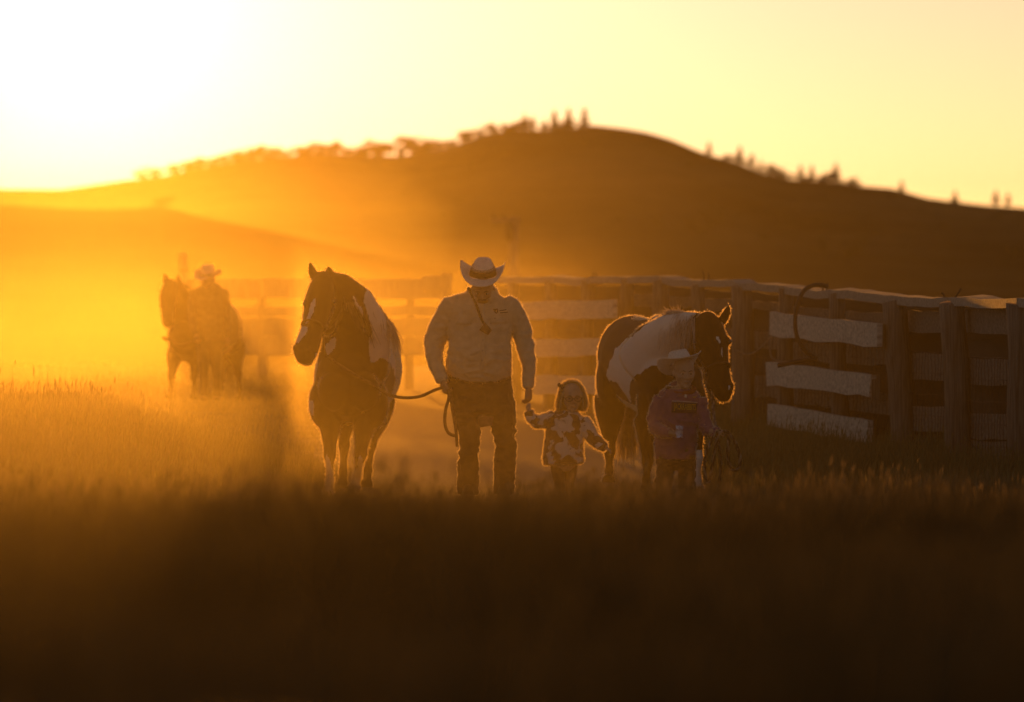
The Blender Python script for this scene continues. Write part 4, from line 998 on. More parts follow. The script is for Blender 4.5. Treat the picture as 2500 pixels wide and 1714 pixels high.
roots = [along(crest, rnd.random()) + V3(rnd.uniform(-.015, .015), rnd.uniform(-.05, .05), rnd.uniform(-.01, .015)) for _ in range(420)]
strands('mane', m_hair_white, h2, roots, [V3(-.2 + rnd.uniform(-.3, .2), -.8, -.05) for _ in roots], 0.40, 0.009, grav=2.2, jitter=.09, seed=7)
roots = [along(crest[:3], rnd.random() ** .7) + V3(0, 0, -.005) for _ in range(110)]
strands('loose_hair', m_hair_white, h2, roots, [V3(-.7 + rnd.uniform(-.5, .9), rnd.uniform(-.3, .3), .75) for _ in roots], 0.075, 0.004, grav=.9, jitter=.3, seed=8)
roots = [P(1722 + rnd.uniform(-14, 14), 774, -.60) for _ in range(60)]
strands('forelock', m_hair_dark, h2, roots, [V3(.2 + rnd.uniform(-.3, .3), -.7, .1) for _ in roots], 0.16, 0.008, grav=1.5, jitter=.12, seed=9)
m_tail = hair_mat('blond_tail_hair', (0.55, 0.44, 0.28), (0.80, 0.68, 0.48), trans=0.8)
roots = [P(1536 + rnd.uniform(-11, 11), 885 + rnd.uniform(-10, 10), 1.80 + rnd.uniform(-.03, .03)) for _ in range(900)]
tl = strands('tail', m_tail, h2, roots, [V3(rnd.uniform(-.16, .10), .1, -1) for _ in roots], 0.78, 0.014, n_seg=8, grav=.6, jitter=.05, seed=10)
for e in (P(1781, 834, -.765), P(1699, 838, -.735)): Soup().ell(e, (.019, .019, .021)).obj('eye', m_eye, h2)
hl = empty('halter', P(1753, 900, -.8)); hl.parent = h2; hl.matrix_parent_inverse = h2.matrix_basis.inverted()
ring_around(hl, P(1752, 899, -.83), P(1767, 974, -.88) - P(1733, 812, -.67), .096, .112, FN2, .012, 'noseband', m_leather)
band([P(1722, 900, -.86), P(1706, 870, -.76), P(1692, 830, -.66), P(1690, 790, -.56)], .008, hl, 'cheek_strap')
band([P(1724, 912, -.84), P(1730, 940, -.86), P(1736, 958, -.86)], .010, hl, 'throat_strap')
for i in range(16):
    px = 1752 + i * 1.7
    if i == 0: whisk = Soup()
    whisk.tube([P(px, 976, -.9), P(px + rnd.uniform(-2, 2), 980 + rnd.uniform(0, 4), -.9)], [.0025, .001], 4)
whisk.obj('whiskers', m_hair_white, h2)

# ------------------------------------------------------------------ third horse, far back in the dust
m_coat3 = coat_mat('dark_bay_coat', (0.02, 0.011, 0.006), (0.05, 0.026, 0.014), (0.4, 0.35, 0.3))
f = Fig(74.0); P = f.P
h3 = empty('horse', hoof_pt(490, 74.5), 'dark horse led far back in the golden dust at the left', 'horse')
s = Soup()
s.loft([(P(446, 832, -.55), .10, .11), (P(448, 830, -.45), .19, .2), (P(456, 826, -.2), .26, .32), (P(480, 812, .2), .29, .37), (P(508, 806, .6), .31, .38), (P(532, 798, 1.0), .30, .36), (P(540, 796, 1.25), .27, .33), (P(548, 805, 1.45), .12, .14)], ref=(0, 0, 1), n=20)
s.loft([(P(462, 805, -.15), .27, .22), (P(450, 765, -.3), .22, .16), (P(436, 725, -.42), .16, .13), (P(424, 696, -.5), .11, .1)], ref=(0, 1, 0), n=16, round_end=.3)
s.loft([(P(418, 688, -.55), .08, .09), (P(414, 706, -.6), .11, .12), (P(410, 728, -.66), .115, .13), (P(408, 752, -.72), .09, .105), (P(409, 774, -.78), .078, .085), (P(410, 790, -.8), .075, .075), (P(411, 798, -.8), .045, .05)], ref=(-.2, -.95, .1), n=16, round_end=.35)
s.ell(P(430, 722, -.5), (.09, .1, .14)); ear(s, P(404, 690, -.55), P(399, 664, -.56), .045, (-.3, -.9, 0)); ear(s, P(432, 690, -.5), P(435, 667, -.5), .045, (.2, -.95, 0))
s.ell(P(560, 805, 1.15), (.17, .28, .30)); s.ell(P(430, 850, -.2), (.1, .15, .2)); s.ell(P(480, 850, -.2), (.11, .15, .2))
FW3 = Vector((-.35, -1, 0)).normalized()
leg(s, [P(426, 865, -.15), P(418, 920, -.3), P(417, 950, -.2), hoof_pt(415, 73.7)], 'front', FW3)
leg(s, [P(478, 865, -.15), P(474, 922, -.2), P(474, 955, -.2), hoof_pt(473, 73.8)], 'front', FW3)
leg(s, [P(530, 845, 1.1), P(540, 920, 1.3), P(538, 950, 1.2), hoof_pt(535, 75.2)], 'hind', FW3)
leg(s, [P(573, 845, 1.1), P(582, 915, 1.3), P(584, 950, 1.25), hoof_pt(588, 75.2)], 'hind', FW3)
body = s.skin('body', m_coat3, h3, voxel=0.02, iters=4); paint(body, []); fuzz(body, 'coat_hair', m_fuzz_b, h3, 16000, .018, .005, 3)
crest3 = [P(434, 690, -.45), P(455, 706, -.35), P(478, 728, -.2), P(495, 745, -.05)]
roots = [along(crest3, rnd.random()) for _ in range(160)]
strands('mane', m_hair_dark, h3, roots, [V3(.4, -.5, .2) for _ in roots], 0.3, 0.014, grav=1.8, jitter=.12, seed=12)
roots = [P(548 + rnd.uniform(-4, 4), 770, 1.5) for _ in range(140)]
strands('tail', m_hair_dark, h3, roots, [V3(.1, .5, -.5) for _ in roots], 0.9, 0.015, grav=2.2, jitter=.08, seed=13)
Soup().tube(catmull([P(398, 822, -.8), P(404, 828, -.8), P(412, 824, -.75), P(420, 800, -.7)], 4), .022, 6).obj('lead_knot', m_leather, h3)
# ------------------------------------------------------------------ the man in the pale hat
m_skin = noise_mat('tanned_skin', (0.22, 0.125, 0.085), (0.34, 0.20, 0.14), scale=20, rough=0.55, bump=0.1, bscale=200, sheen=0.1)
m_skin2 = noise_mat('fair_skin', (0.32, 0.20, 0.145), (0.44, 0.29, 0.22), scale=14, rough=0.5, bump=0.05, bscale=200, sheen=0.15)
m_shirt = noise_mat('khaki_shirt_cloth', (0.42, 0.31, 0.20), (0.54, 0.41, 0.28), scale=14, rough=0.85, bump=0.25, bscale=18, sheen=0.3, bdist=0.02)
m_jean = noise_mat('dark_denim', (0.016, 0.015, 0.018), (0.034, 0.031, 0.034), scale=16, rough=0.85, bump=0.3, bscale=22, sheen=0.25, bdist=0.02)
m_boot = noise_mat('brown_boot_leather', (0.04, 0.025, 0.016), (0.09, 0.06, 0.04), scale=20, rough=0.5, bump=0.15)
m_felt = noise_mat('pale_straw_hat', (0.70, 0.63, 0.58), (0.88, 0.81, 0.75), scale=60, rough=0.8, bump=0.25, bscale=160, sheen=0.15, trans=0.22)
m_band = noise_mat('dark_hat_band', (0.02, 0.014, 0.01), (0.05, 0.035, 0.025), scale=40, rough=0.7, bump=0.2)
m_braid = noise_mat('braided_band', (0.10, 0.07, 0.05), (0.5, 0.42, 0.34), scale=55, rough=0.8, bump=0.4, stretch=(1, 1, 2))
m_dark = noise_mat('dark_cord', (0.02, 0.013, 0.01), (0.045, 0.03, 0.02), scale=60, rough=0.8, bump=0.2)
m_hairb = hair_mat('brown_hair', (0.05, 0.03, 0.018), (0.10, 0.065, 0.04), trans=0.2)
f = Fig(44.0); P = f.P
man = empty('person', hoof_pt(1180, 44.0), 'man in khaki shirt, dark jeans and pale western hat holding a brown rope', 'person')
TORSO = [(1178, 708, .02, 24, 26), (1177, 720, .02, 46, 32), (1176, 734, .02, 76, 38), (1173, 760, .0, 84, 46), (1171, 795, -.02, 80, 52), (1170, 835, -.04, 77, 56), (1169, 870, -.06, 78, 60), (1168, 895, -.05, 80, 58), (1167, 910, -.03, 79, 54)]
ARM_L = [(1108, 742, .0, 27, 27), (1093, 766, .0, 27, 27), (1076, 798, .02, 27, 25), (1062, 832, .03, 27, 25), (1059, 858, -.02, 22, 22), (1064, 890, -.10, 18, 18), (1074, 914, -.16, 16, 15), (1080, 928, -.19, 15.5, 14)]
ARM_R = [(1240, 742, .0, 27, 27), (1256, 768, .0, 26, 27), (1270, 800, .02, 25, 25), (1282, 838, .02, 22.5, 24), (1288, 868, -.02, 19, 21), (1291, 900, -.06, 16.5, 17), (1290, 928, -.09, 14.5, 14), (1289, 944, -.10, 14, 13)]
s = Soup(); f.limb(s, TORSO, n=24, rnd=.2); f.limb(s, ARM_L); f.limb(s, ARM_R)
s.loft([(P(1177, 700, .03), f.r(31), f.r(29)), (P(1177, 712, .02), f.r(38), f.r(34)), (P(1177, 722, .01), f.r(40), f.r(36))], n=18)
s.ell(P(1165, 868, -.10), (f.r(62), f.r(48), f.r(46)))
shirt = s.skin('shirt', m_shirt, man, voxel=0.0075, iters=3); wrinkle(shirt, .014, 8, (1, 1, 1.8), 2.0); wrinkle(shirt, .004, 16, (1, 1, 2.0), 5.0)
fuzz(shirt, 'cloth_nap', m_fuzz_c, man, 44000, .010, .005, 3, 0)
cut_above(shirt, lambda v: v.z > P(1177, 703).z)
# placket, pocket flaps, collar points, cuffs, emblem
bv = None
def bvh(o):
    return BVHTree.FromPolygons([v.co[:] for v in o.data.vertices], [p.vertices[:] for p in o.data.polygons])
def onto(tree, px, py, Y0, lift=.004):
    d = at(px, py, Y0 - .6) - Vector((0, 0, CAMZ)); d.normalize()
    hit = tree.ray_cast(at(px, py, Y0 - 1.0), d)
    return (hit[0] - d * lift) if hit[0] is not None else at(px, py, Y0 - .15)
def patch(tree, poly, Y0, name, mat, parent, lift=.005, nx=5, ny=5):
    """A cloth piece with four corners laid on the surface."""
    (x0, y0), (x1, y1), (x2, y2), (x3, y3) = poly; s = Soup()
    for j in range(ny + 1):
        for i in range(nx + 1):
            u, v = i / nx, j / ny
            px = (x0 * (1 - u) + x1 * u) * (1 - v) + (x3 * (1 - u) + x2 * u) * v; py = (y0 * (1 - u) + y1 * u) * (1 - v) + (y3 * (1 - u) + y2 * u) * v
            s.v.append(onto(tree, px, py, Y0, lift))
    m = (nx + 1) * (ny + 1)
    s.v += [onto(tree, 0, 0, Y0, 0) if False else v + Vector((0, lift + .002, 0)) for v in s.v[:m]]
    for j in range(ny):
        for i in range(nx):
            a = j * (nx + 1) + i; s.f.append((a, a + nx + 1, a + nx + 2, a + 1)); s.f.append((m + a, m + a + 1, m + a + nx + 2, m + a + nx + 1))
    edge = [i for i in range(nx + 1)] + [j * (nx + 1) + nx for j in range(1, ny + 1)] + [ny * (nx + 1) + i for i in range(nx - 1, -1, -1)] + [j * (nx + 1) for j in range(ny - 1, 0, -1)]
    for a, b_ in zip(edge, edge[1:] + edge[:1]): s.f.append((a, b_, m + b_, m + a))
    return s.obj(name, mat, parent)
tr = bvh(shirt)
patch(tr, [(1176, 742), (1186, 742), (1183, 905), (1173, 905)], 44.0, 'placket', m_shirt, shirt, .006, 2, 16)
patch(tr, [(1196, 779), (1240, 776), (1240, 789), (1196, 791)], 44.0, 'pocket_flap', m_shirt, shirt, .007, 6, 2)
patch(tr, [(1112, 781), (1150, 782), (1150, 793), (1112, 792)], 44.0, 'pocket_flap', m_shirt, shirt, .007, 6, 2)
patch(tr, [(1148, 703), (1166, 716), (1160, 744), (1146, 722)], 44.0, 'collar_point', m_shirt, shirt, .012, 4, 4)
patch(tr, [(1206, 705), (1190, 718), (1198, 742), (1210, 722)], 44.0, 'collar_point', m_shirt, shirt, .012, 4, 4)
patch(tr, [(1184, 787), (1201, 806), (1192, 818), (1170, 806)], 44.0, 'chest_patch', m_boot, man, .012, 4, 4)  # dark four-cornered patch laid on the shirt front
for pl in ([(1203, 756), (1206, 754), (1212, 758), (1209, 760)], [(1207, 755), (1215, 753), (1216, 756), (1208, 757)], [(1206, 760), (1209, 759), (1214, 766), (1211, 766)], [(1213, 757), (1217, 758), (1215, 764), (1212, 763)], [(1219, 758), (1236, 755), (1236, 757), (1219, 760)], [(1221, 763), (1240, 761), (1240, 763), (1221, 765)]):
    patch(tr, pl, 44.0, 'emblem', m_dark, shirt, .004, 3, 1)
cord = [onto(tr, px, py, 44.0, .008) for px, py in ((1148, 712), (1153, 724), (1160, 738), (1166, 752), (1171, 768), (1176, 780), (1181, 790))]
cord = [P(1142, 706, .02), P(1145, 704, -.05)] + cord
Soup().tube(catmull(cord, 5), [.007 + .004 * abs(math.sin(i * 1.3)) for i in range(len(cord) * 5 - 4)], 6).obj('stampede_string', m_dark, man)
for px, py in ((1179, 830), (1178, 856), (1177, 880), (1209, 777)): Soup().ell(onto(tr, px, py, 44.0, .009), .006, nu=8, nv=6).obj('button', m_braid, shirt)
# jeans
PEL = [(1167, 896, -.02, 76, 50), (1168, 915, -.01, 79, 52), (1170, 940, .0, 80, 54), (1176, 970, .0, 78, 52), (1184, 1000, .0, 74, 46), (1186, 1014, .0, 66, 40)]
LEG_L = [(1142, 985, .0, 36, 40), (1143, 1020, -.02, 34, 36), (1147, 1060, -.04, 27, 32), (1146, 1090, -.04, 24, 28), (1143, 1125, .0, 25, 26), (1143, 1165, .03, 27, 27), (1143, 1205, .05, 27, 28)]
LEG_R = [(1222, 985, .0, 37, 40), (1227, 1020, .02, 33, 36), (1232, 1060, .03, 29, 32), (1236, 1090, .03, 25.5, 28), (1233, 1125, .04, 27, 26), (1231, 1165, .06, 26, 27), (1230, 1205, .07, 26, 28)]
s = Soup(); f.limb(s, PEL, n=24, rnd=.1); f.limb(s, LEG_L, n=18, rnd=.05); f.limb(s, LEG_R, n=18, rnd=.05)
jeans = s.skin('jeans', m_jean, man, voxel=0.0085, iters=3); wrinkle(jeans, .015, 7, (1, 1, 1.8), 1.0); wrinkle(jeans, .006, 18, (1, 1, 1.5), 3.0)
fuzz(jeans, 'cloth_nap', m_fuzz_c, man, 22000, .006, .004, 6, 0)
ring_around(man, P(1167, 915, -.01), (0, 0, 1), f.r(77), f.r(51), (0, 1, 0), .016, 'belt', m_boot)
Soup().ell(P(1172, 908, -.20), (.035, .01, .026)).obj('belt_buckle', m_braid, man)
Soup().hexa([P(1084, 905, -.05), P(1096, 902, -.08), P(1100, 935, -.08), P(1090, 938, -.05), P(1084, 905, .03), P(1096, 902, .03), P(1100, 935, .03), P(1090, 938, .03)]).obj('belt_pouch', m_boot, man, False)
for px, dy in ((1143, .0), (1230, .02)):
    s = Soup(); g0 = hoof_pt(px, 44.0 + dy); 
    s.loft([(g0 + V3(0, .06, .19), .055, .06), (g0 + V3(0, .05, .10), .05, .06), (g0 + V3(0, .0, .06), .05, .10), (g0 + V3(0, -.10, .04), .05, .04)], ref=(0, 1, 0), n=14, round_end=.3)
    s.loft([(g0 + V3(0, .10, .03), .045, .032), (g0 + V3(0, .0, .035), .046, .036), (g0 + V3(0, -.12, .032), .052, .032), (g0 + V3(0, -.20, .025), .035, .022)], ref=(0, 0, 1), n=14, round_end=.3)
    s.skin('boot', m_boot, man, voxel=.008, iters=2)
# continuous body
Mh = frame(-4, 26, 0); HC = P(1179, 706, -.05); HH = f.r(78)
s = Soup(); head(s, HC, HH, Mh)
f.limb(s, [(1178, 690, .03, 20, 20), (1177, 715, .03, 25, 24), (1176, 735, .03, 40, 28)], n=16); f.limb(s, TORSO[2:], n=20, k=.84, rnd=.1); f.limb(s, PEL, n=20, k=.82); f.limb(s, ARM_L, k=.72); f.limb(s, ARM_R, k=.72); f.limb(s, LEG_L, k=.6); f.limb(s, LEG_R, k=.6)
hand(s, P(1082, 934, -.20), (.35, -.15, -1), (.6, .7, .3), f.r(52), curl=1.25, thumb=-1, thumb_curl=.8)
hand(s, P(1290, 950, -.11), (.02, -.1, -1), (-.75, .6, 0), f.r(54), curl=.95, thumb=1, thumb_curl=.7)
s.skin('body', m_skin, man, voxel=0.0065, iters=2)
face_parts(man, HC, HH, Mh, m_hairb, m_skin)
Soup().tube([HC + Mh @ (Vector(v) * HH) for v in ((-.15, -.33, -.27), (-.08, -.395, -.215), (0, -.415, -.205), (.08, -.395, -.215), (.15, -.33, -.27))], [.012, .02, .021, .02, .012], 8).obj('moustache', m_hairb, man)
roots = [HC + Mh @ (Vector((math.sin(a) * .33, .12 + math.cos(a) * .28, -.02)) * HH) for a in [rnd.uniform(-1.7, 1.7) for _ in range(160)]]
strands('hair', m_hairb, man, roots, [V3(0, .2, -1) for _ in roots], .05, .006, n_seg=3, grav=.3, jitter=.15, seed=21)
hat(man, P(1179, 672, -.01), frame(-4, 16, 1.5), m_felt, m_band, rx=f.r(32), ry=f.r(38), hc=f.r(43), ext=f.r(40), curl=f.r(34), dip=f.r(6), band_h=f.r(15), braid=m_braid, taper=0.35)

# lead rope from the first horse to his hand, with the spare loop
m_rope = noise_mat('brown_lead_rope', (0.06, 0.032, 0.018), (0.14, 0.08, 0.05), scale=70, rough=0.85, bump=0.5)
lr = empty('lead_rope', P(1095, 960, -.2), 'brown lead rope running from the first horse to the hand of the man in khaki', 'rope')
def Q(px, py, Y): return at(px, py, Y)
span = [Q(800, 872, 44.60), Q(830, 892, 44.55), Q(872, 918, 44.55), Q(912, 940, 44.55), Q(945, 962, 44.5), Q(985, 971, 44.3), Q(1025, 968, 44.1), Q(1060, 953, 43.9), Q(1084, 945, 43.78)]
Soup().tube(catmull(span, 6), .0125, 8).obj('span', m_rope, lr)
loop = [Q(1094, 950, 43.74), Q(1096, 970, 43.74), Q(1088, 1000, 43.72), Q(1086, 1030, 43.7), Q(1092, 1053, 43.7), Q(1104, 1062, 43.7), Q(1114, 1059, 43.7), Q(1110, 1030, 43.7), Q(1103, 990, 43.72), Q(1099, 955, 43.74)]
Soup().tube(catmull(loop, 6), .0125, 8).obj('loop', m_rope, lr)
Soup().tube(catmull([Q(1098, 952, 43.76), Q(1107, 1000, 43.76), Q(1113, 1050, 43.76), Q(1116, 1090, 43.78)], 6), .0115, 8).obj('tail_end', m_rope, lr)

# ------------------------------------------------------------------ the small girl
f = Fig(43.8); P = f.P
girl = empty('person', hoof_pt(1378, 43.8), 'small blond child with glasses and cow print jacket holding the hand of the man', 'person')
m_cow, n, b = mat_new('cow_print_fleece')
tc = n.nodes.new('ShaderNodeTexCoord'); nz = n.nodes.new('ShaderNodeTexNoise'); nz.inputs['Scale'].default_value = 11; nz.inputs['Detail'].default_value = 2.5; nz.inputs['Distortion'].default_value = .6
n.links.new(tc.outputs['Object'], nz.inputs['Vector']); rp = n.nodes.new('ShaderNodeValToRGB'); rp.color_ramp.elements[0].position = .49; rp.color_ramp.elements[1].position = .53
rp.color_ramp.elements[0].color = (.035, .018, .012, 1); rp.color_ramp.elements[1].color = (.52, .44, .39, 1); n.links.new(nz.outputs['Fac'], rp.inputs['Fac']); n.links.new(rp.outputs[0], b.inputs['Base Color'])
b.inputs['Roughness'].default_value = .95; b.inputs['Sheen Weight'].default_value = .5
nb = n.nodes.new('ShaderNodeTexNoise'); nb.inputs['Scale'].default_value = 120; n.links.new(tc.outputs['Object'], nb.inputs['Vector']); bp = n.nodes.new('ShaderNodeBump'); bp.inputs['Strength'].default_value = .5; bp.inputs['Distance'].default_value = .01; n.links.new(nb.outputs['Fac'], bp.inputs['Height']); n.links.new(bp.outputs[0], b.inputs['Normal'])
m_blond = hair_mat('blond_hair', (0.52, 0.39, 0.22), (0.78, 0.63, 0.42), trans=.5)
m_glass = noise_mat('dark_spectacle_frame', (0.03, 0.02, 0.02), (0.05, 0.035, 0.03), scale=30, rough=.35, bump=0)
m_lens = bpy.data.materials.new('spectacle_lens'); m_lens.use_nodes = True; ln_ = m_lens.node_tree; ln_.nodes.clear()
lo_ = ln_.nodes.new('ShaderNodeOutputMaterial'); lt_ = ln_.nodes.new('ShaderNodeBsdfTransparent'); lg_ = ln_.nodes.new('ShaderNodeBsdfGlossy'); lg_.inputs['Roughness'].default_value = 0.08; lm_ = ln_.nodes.new('ShaderNodeMixShader'); lm_.inputs[0].default_value = 0.3
ln_.links.new(lt_.outputs[0], lm_.inputs[1]); ln_.links.new(lg_.outputs[0], lm_.inputs[2]); ln_.links.new(lm_.outputs[0], lo_.inputs['Surface'])
GT = [(1392, 1003, .02, 20, 18), (1390, 1012, .02, 36, 24), (1387, 1026, .0, 46, 28), (1381, 1050, .0, 46, 30), (1376, 1080, .0, 47, 33), (1375, 1110, .0, 49, 36), (1376, 1131, .0, 50, 37)]
GL = [(1352, 1018, .0, 18, 18), (1332, 1028, -.02, 18, 18), (1310, 1030, -.04, 17, 17), (1296, 1018, -.05, 14, 14), (1291, 1004, -.05, 12.5, 12)]
GR_ = [(1422, 1026, .0, 18, 18), (1434, 1048, -.02, 18, 18), (1450, 1072, -.05, 17, 16), (1466, 1086, -.08, 13.5, 13), (1479, 1093, -.10, 11, 10.5)]
s = Soup(); f.limb(s, GT, n=22, rnd=.05); f.limb(s, GL, n=14, rnd=.1); f.limb(s, GR_, n=14, rnd=.1)
jk = s.skin('jacket', m_cow, girl, voxel=.006, iters=2); wrinkle(jk, .010, 13, (1, 1, 1.3), 4.0)
fuzz(jk, 'fleece_nap', m_fuzz_c, girl, 26000, .011, .005, 5, 0)
GLEG = [[(1360, 1120, .0, 18, 19), (1361, 1150, -.01, 16.5, 18), (1366, 1180, .0, 13.5, 14), (1370, 1212, .02, 12, 13)], [(1394, 1120, .0, 18, 19), (1393, 1150, .04, 16.5, 18), (1389, 1180, .07, 13.5, 14), (1388, 1212, .10, 12, 13)]]
s = Soup(); f.limb(s, [(1377, 1105, .0, 37, 27), (1377, 1130, .0, 36, 26)], n=18)
for l in GLEG: f.limb(s, l, n=14)
s.skin('leggings', m_jean, girl, voxel=.006, iters=2)
Mg = frame(8, 6, 0); GC = P(1396, 970, -.02); GH = f.r(70)
s = Soup(); head(s, GC, GH, Mg, True); f.limb(s, [(1394, 990, .02, 13, 13), (1392, 1015, .02, 15, 14)], n=12); f.limb(s, GT[2:], n=16, k=.8); f.limb(s, GL, k=.7, n=12); f.limb(s, GR_, k=.7, n=12)
for l in GLEG: f.limb(s, l, n=12, k=.8)
hand(s, P(1291, 1002, -.05), (-.02, -.05, 1), (.3, .9, 0), f.r(27), curl=.9, thumb=1)
hand(s, P(1481, 1094, -.10), (.75, -.2, -.6), (-.3, .2, -.6), f.r(25), curl=.6, thumb=1)
s.skin('body', m_skin2, girl, voxel=.0045, iters=2)
face_parts(girl, GC, GH, Mg, m_hairb, m_skin)
for px, dy in ((1370, .02), (1388, .10)):
    g0 = hoof_pt(px, 43.8 + dy); s = Soup(); s.loft([(g0 + V3(0, .05, .025), .03, .025), (g0 + V3(0, .0, .03), .033, .03), (g0 + V3(0, -.06, .025), .035, .025), (g0 + V3(0, -.10, .02), .024, .016)], ref=(0, 0, 1), n=12, round_end=.3); s.loft([(g0 + V3(0, .03, .02), .03, .035), (g0 + V3(0, .03, .08), .03, .033)], n=12); s.skin('shoe', m_boot, girl, voxel=.006, iters=2)
gl = empty('glasses', GC); gl.parent = girl; gl.matrix_parent_inverse = girl.matrix_basis.inverted()
for sx in (-1, 1):
    c = GC + Mg @ (Vector((sx * .155, -.43, -.005)) * GH)
    ring_around(gl, c, Mg @ V3(0, 1, 0), .125 * GH, .085 * GH, Mg @ V3(0, 0, 1), .003, 'rim', m_glass)
    pts = [c + Mg @ V3(.12 * GH * math.cos(t * .524), 0, .08 * GH * math.sin(t * .524)) for t in range(12)]
    s = Soup(); s.v = pts + [p + Mg @ V3(0, .002, 0) for p in pts]; s.f = [tuple(range(12)), tuple(range(23, 11, -1))] + [(i, (i + 1) % 12, 12 + (i + 1) % 12, 12 + i) for i in range(12)]; s.obj('lens', m_lens, gl, False)
    Soup().tube([c + Mg @ (Vector((sx * .12, .0, .02)) * GH), c + Mg @ (Vector((sx * .19, .25, .03)) * GH), c + Mg @ (Vector((sx * .19, .45, .02)) * GH)], .003, 5).obj('temple', m_glass, gl)
Soup().tube([GC + Mg @ (Vector((-.035, -.44, .0)) * GH), GC + Mg @ (Vector((0, -.45, .02)) * GH), GC + Mg @ (Vector((.035, -.44, .0)) * GH)], .003, 5).obj('bridge', m_glass, gl)
# hair: cap over the skull, then strands falling beside the face
s = Soup(); s.ell(GC + Mg @ (Vector((0, .09, .16)) * GH), (.345 * GH, .39 * GH, .345 * GH), rot=Mg, nu=22, nv=14); s.ell(GC + Mg @ (Vector((0, .22, -.1)) * GH), (.33 * GH, .26 * GH, .34 * GH), rot=Mg, nu=18, nv=12)
for sx in (-1, 1): s.loft([(GC + Mg @ (Vector((sx * .30, -.05, .18)) * GH), .07 * GH, .16 * GH), (GC + Mg @ (Vector((sx * .38, .0, -.1)) * GH), .06 * GH, .17 * GH), (GC + Mg @ (Vector((sx * .40, .03, -.36)) * GH), .05 * GH, .13 * GH)], n=12, round_end=.4)
hr = s.skin('hair', m_blond, girl, voxel=.006, iters=2)
fuzz(hr, 'hair_halo', nap_mat('blond_halo', (0.5, 0.38, 0.22), (0.95, 0.82, 0.55), .85), girl, 40000, .034, .005, 8, 0.8)
roots = []; dirs = []
for _ in range(700):
    a = rnd.uniform(-2.5, 2.5); q = Vector((math.sin(a) * .39, .10 - math.cos(a) * -.30 if abs(a) < 1.2 else .05 + abs(math.cos(a)) * -.05, rnd.uniform(-.15, .25)))
    roots.append(GC + Mg @ (q * GH)); dirs.append(Mg @ V3(math.sin(a) * .35, .1, -1))
strands('hair_strands', m_blond, girl, roots, dirs, .10, .004, n_seg=5, grav=.0, jitter=.12, seed=31)
roots = [GC + Mg @ (Vector((math.sin(a) * .3, .1, .16 + .36 * math.cos(a))) * GH) for a in [rnd.uniform(-1.3, 1.3) for _ in range(260)]]
strands('flyaway_hair', m_blond, girl, roots, [V3((r - GC).x * 3, rnd.uniform(-.3, .3), .15) for r in roots], .045, .003, n_seg=4, grav=.4, jitter=.4, seed=32)
for sx, py in ((-1, 940), (1, 946)): Soup().ell(P(1369 + sx * 4, py, -.02), (.014, .012, .018)).obj('hair_bow', m_boot, girl)
roots = [P(1430 + rnd.uniform(-3, 3), 985 + rnd.uniform(-5, 5), 0) for _ in range(40)]
strands('curl', m_blond, girl, roots, [V3(.5, 0, -.9) for _ in roots], .05, .003, n_seg=5, grav=-1.6, jitter=.15, seed=33)

# ------------------------------------------------------------------ the boy
f = Fig(43.4); P = f.P
boy = empty('person', hoof_pt(1650, 43.4), 'boy in purple hoodie and pale western hat holding a speckled rope', 'person')
m_hood = noise_mat('purple_hoodie_cloth', (0.13, 0.047, 0.11), (0.185, 0.07, 0.15), scale=18, rough=.9, bump=.3, bscale=25, sheen=.35, bdist=.015)
m_red = noise_mat('red_collar_cloth', (0.16, 0.02, 0.015), (0.22, 0.035, 0.025), scale=20, rough=.9, bump=.2)
m_trous = noise_mat('olive_trousers', (0.04, 0.035, 0.022), (0.07, 0.06, 0.04), scale=16, rough=.9, bump=.3, bscale=22, sheen=.2)
BT = [(1668, 944, .02, 22, 22), (1667, 952, .02, 38, 28), (1663, 966, .0, 52, 33), (1658, 990, .0, 54, 36), (1653, 1030, .0, 52, 37), (1650, 1070, .0, 51, 37), (1648, 1100, .0, 51, 37), (1648, 1120, .0, 50, 36)]
BL = [(1616, 974, .0, 20, 21), (1604, 1000, -.02, 19, 20), (1598, 1026, -.05, 19, 19), (1602, 1046, -.12, 17, 17), (1620, 1055, -.22, 14.5, 14), (1638, 1057, -.28, 12, 12)]
BR = [(1706, 976, .0, 19, 20), (1712, 1002, -.02, 18, 19), (1718, 1030, -.05, 17.5, 18), (1726, 1050, -.10, 16.5, 16), (1738, 1055, -.16, 13.5, 13), (1750, 1054, -.20, 11.5, 11)]
s = Soup(); f.limb(s, BT, n=22, rnd=.05); f.limb(s, BL, n=14, rnd=.1); f.limb(s, BR, n=14, rnd=.1); s.loft([(P(1656, 940, .10), f.r(24), f.r(16)), (P(1656, 956, .11), f.r(33), f.r(22)), (P(1660, 972, .10), f.r(28), f.r(18))], n=14, round_end=.4)
hd = s.skin('hoodie', m_hood, boy, voxel=.0065, iters=2); wrinkle(hd, .013, 11, (1, 1, 1.5), 7.0)
fuzz(hd, 'cloth_nap', m_fuzz_c, boy, 24000, .007, .004, 4, 0)
cut_above(hd, lambda v: v.z > P(1668, 949).z and v.y < 43.42)
ring_around(boy, P(1669, 952, -.02), V3(-.1, -.35, 1), f.r(26), f.r(24), (0, 1, 0), .018, 'collar', m_red)
BLEG = [[(1625, 1110, .0, 24, 27), (1624, 1150, .0, 22, 24), (1622, 1185, .0, 20, 21), (1620, 1222, .02, 19, 20)], [(1675, 1110, .0, 24, 27), (1676, 1150, .02, 22, 24), (1675, 1185, .05, 20, 21), (1674, 1222, .07, 19, 20)]]
s = Soup(); f.limb(s, [(1650, 1095, .0, 47, 33), (1650, 1125, .0, 46, 32)], n=18)
for l in BLEG: f.limb(s, l, n=14)
tb = s.skin('trousers', m_trous, boy, voxel=.0065, iters=2); wrinkle(tb, .012, 12, (1, 1, 2), 9.0)
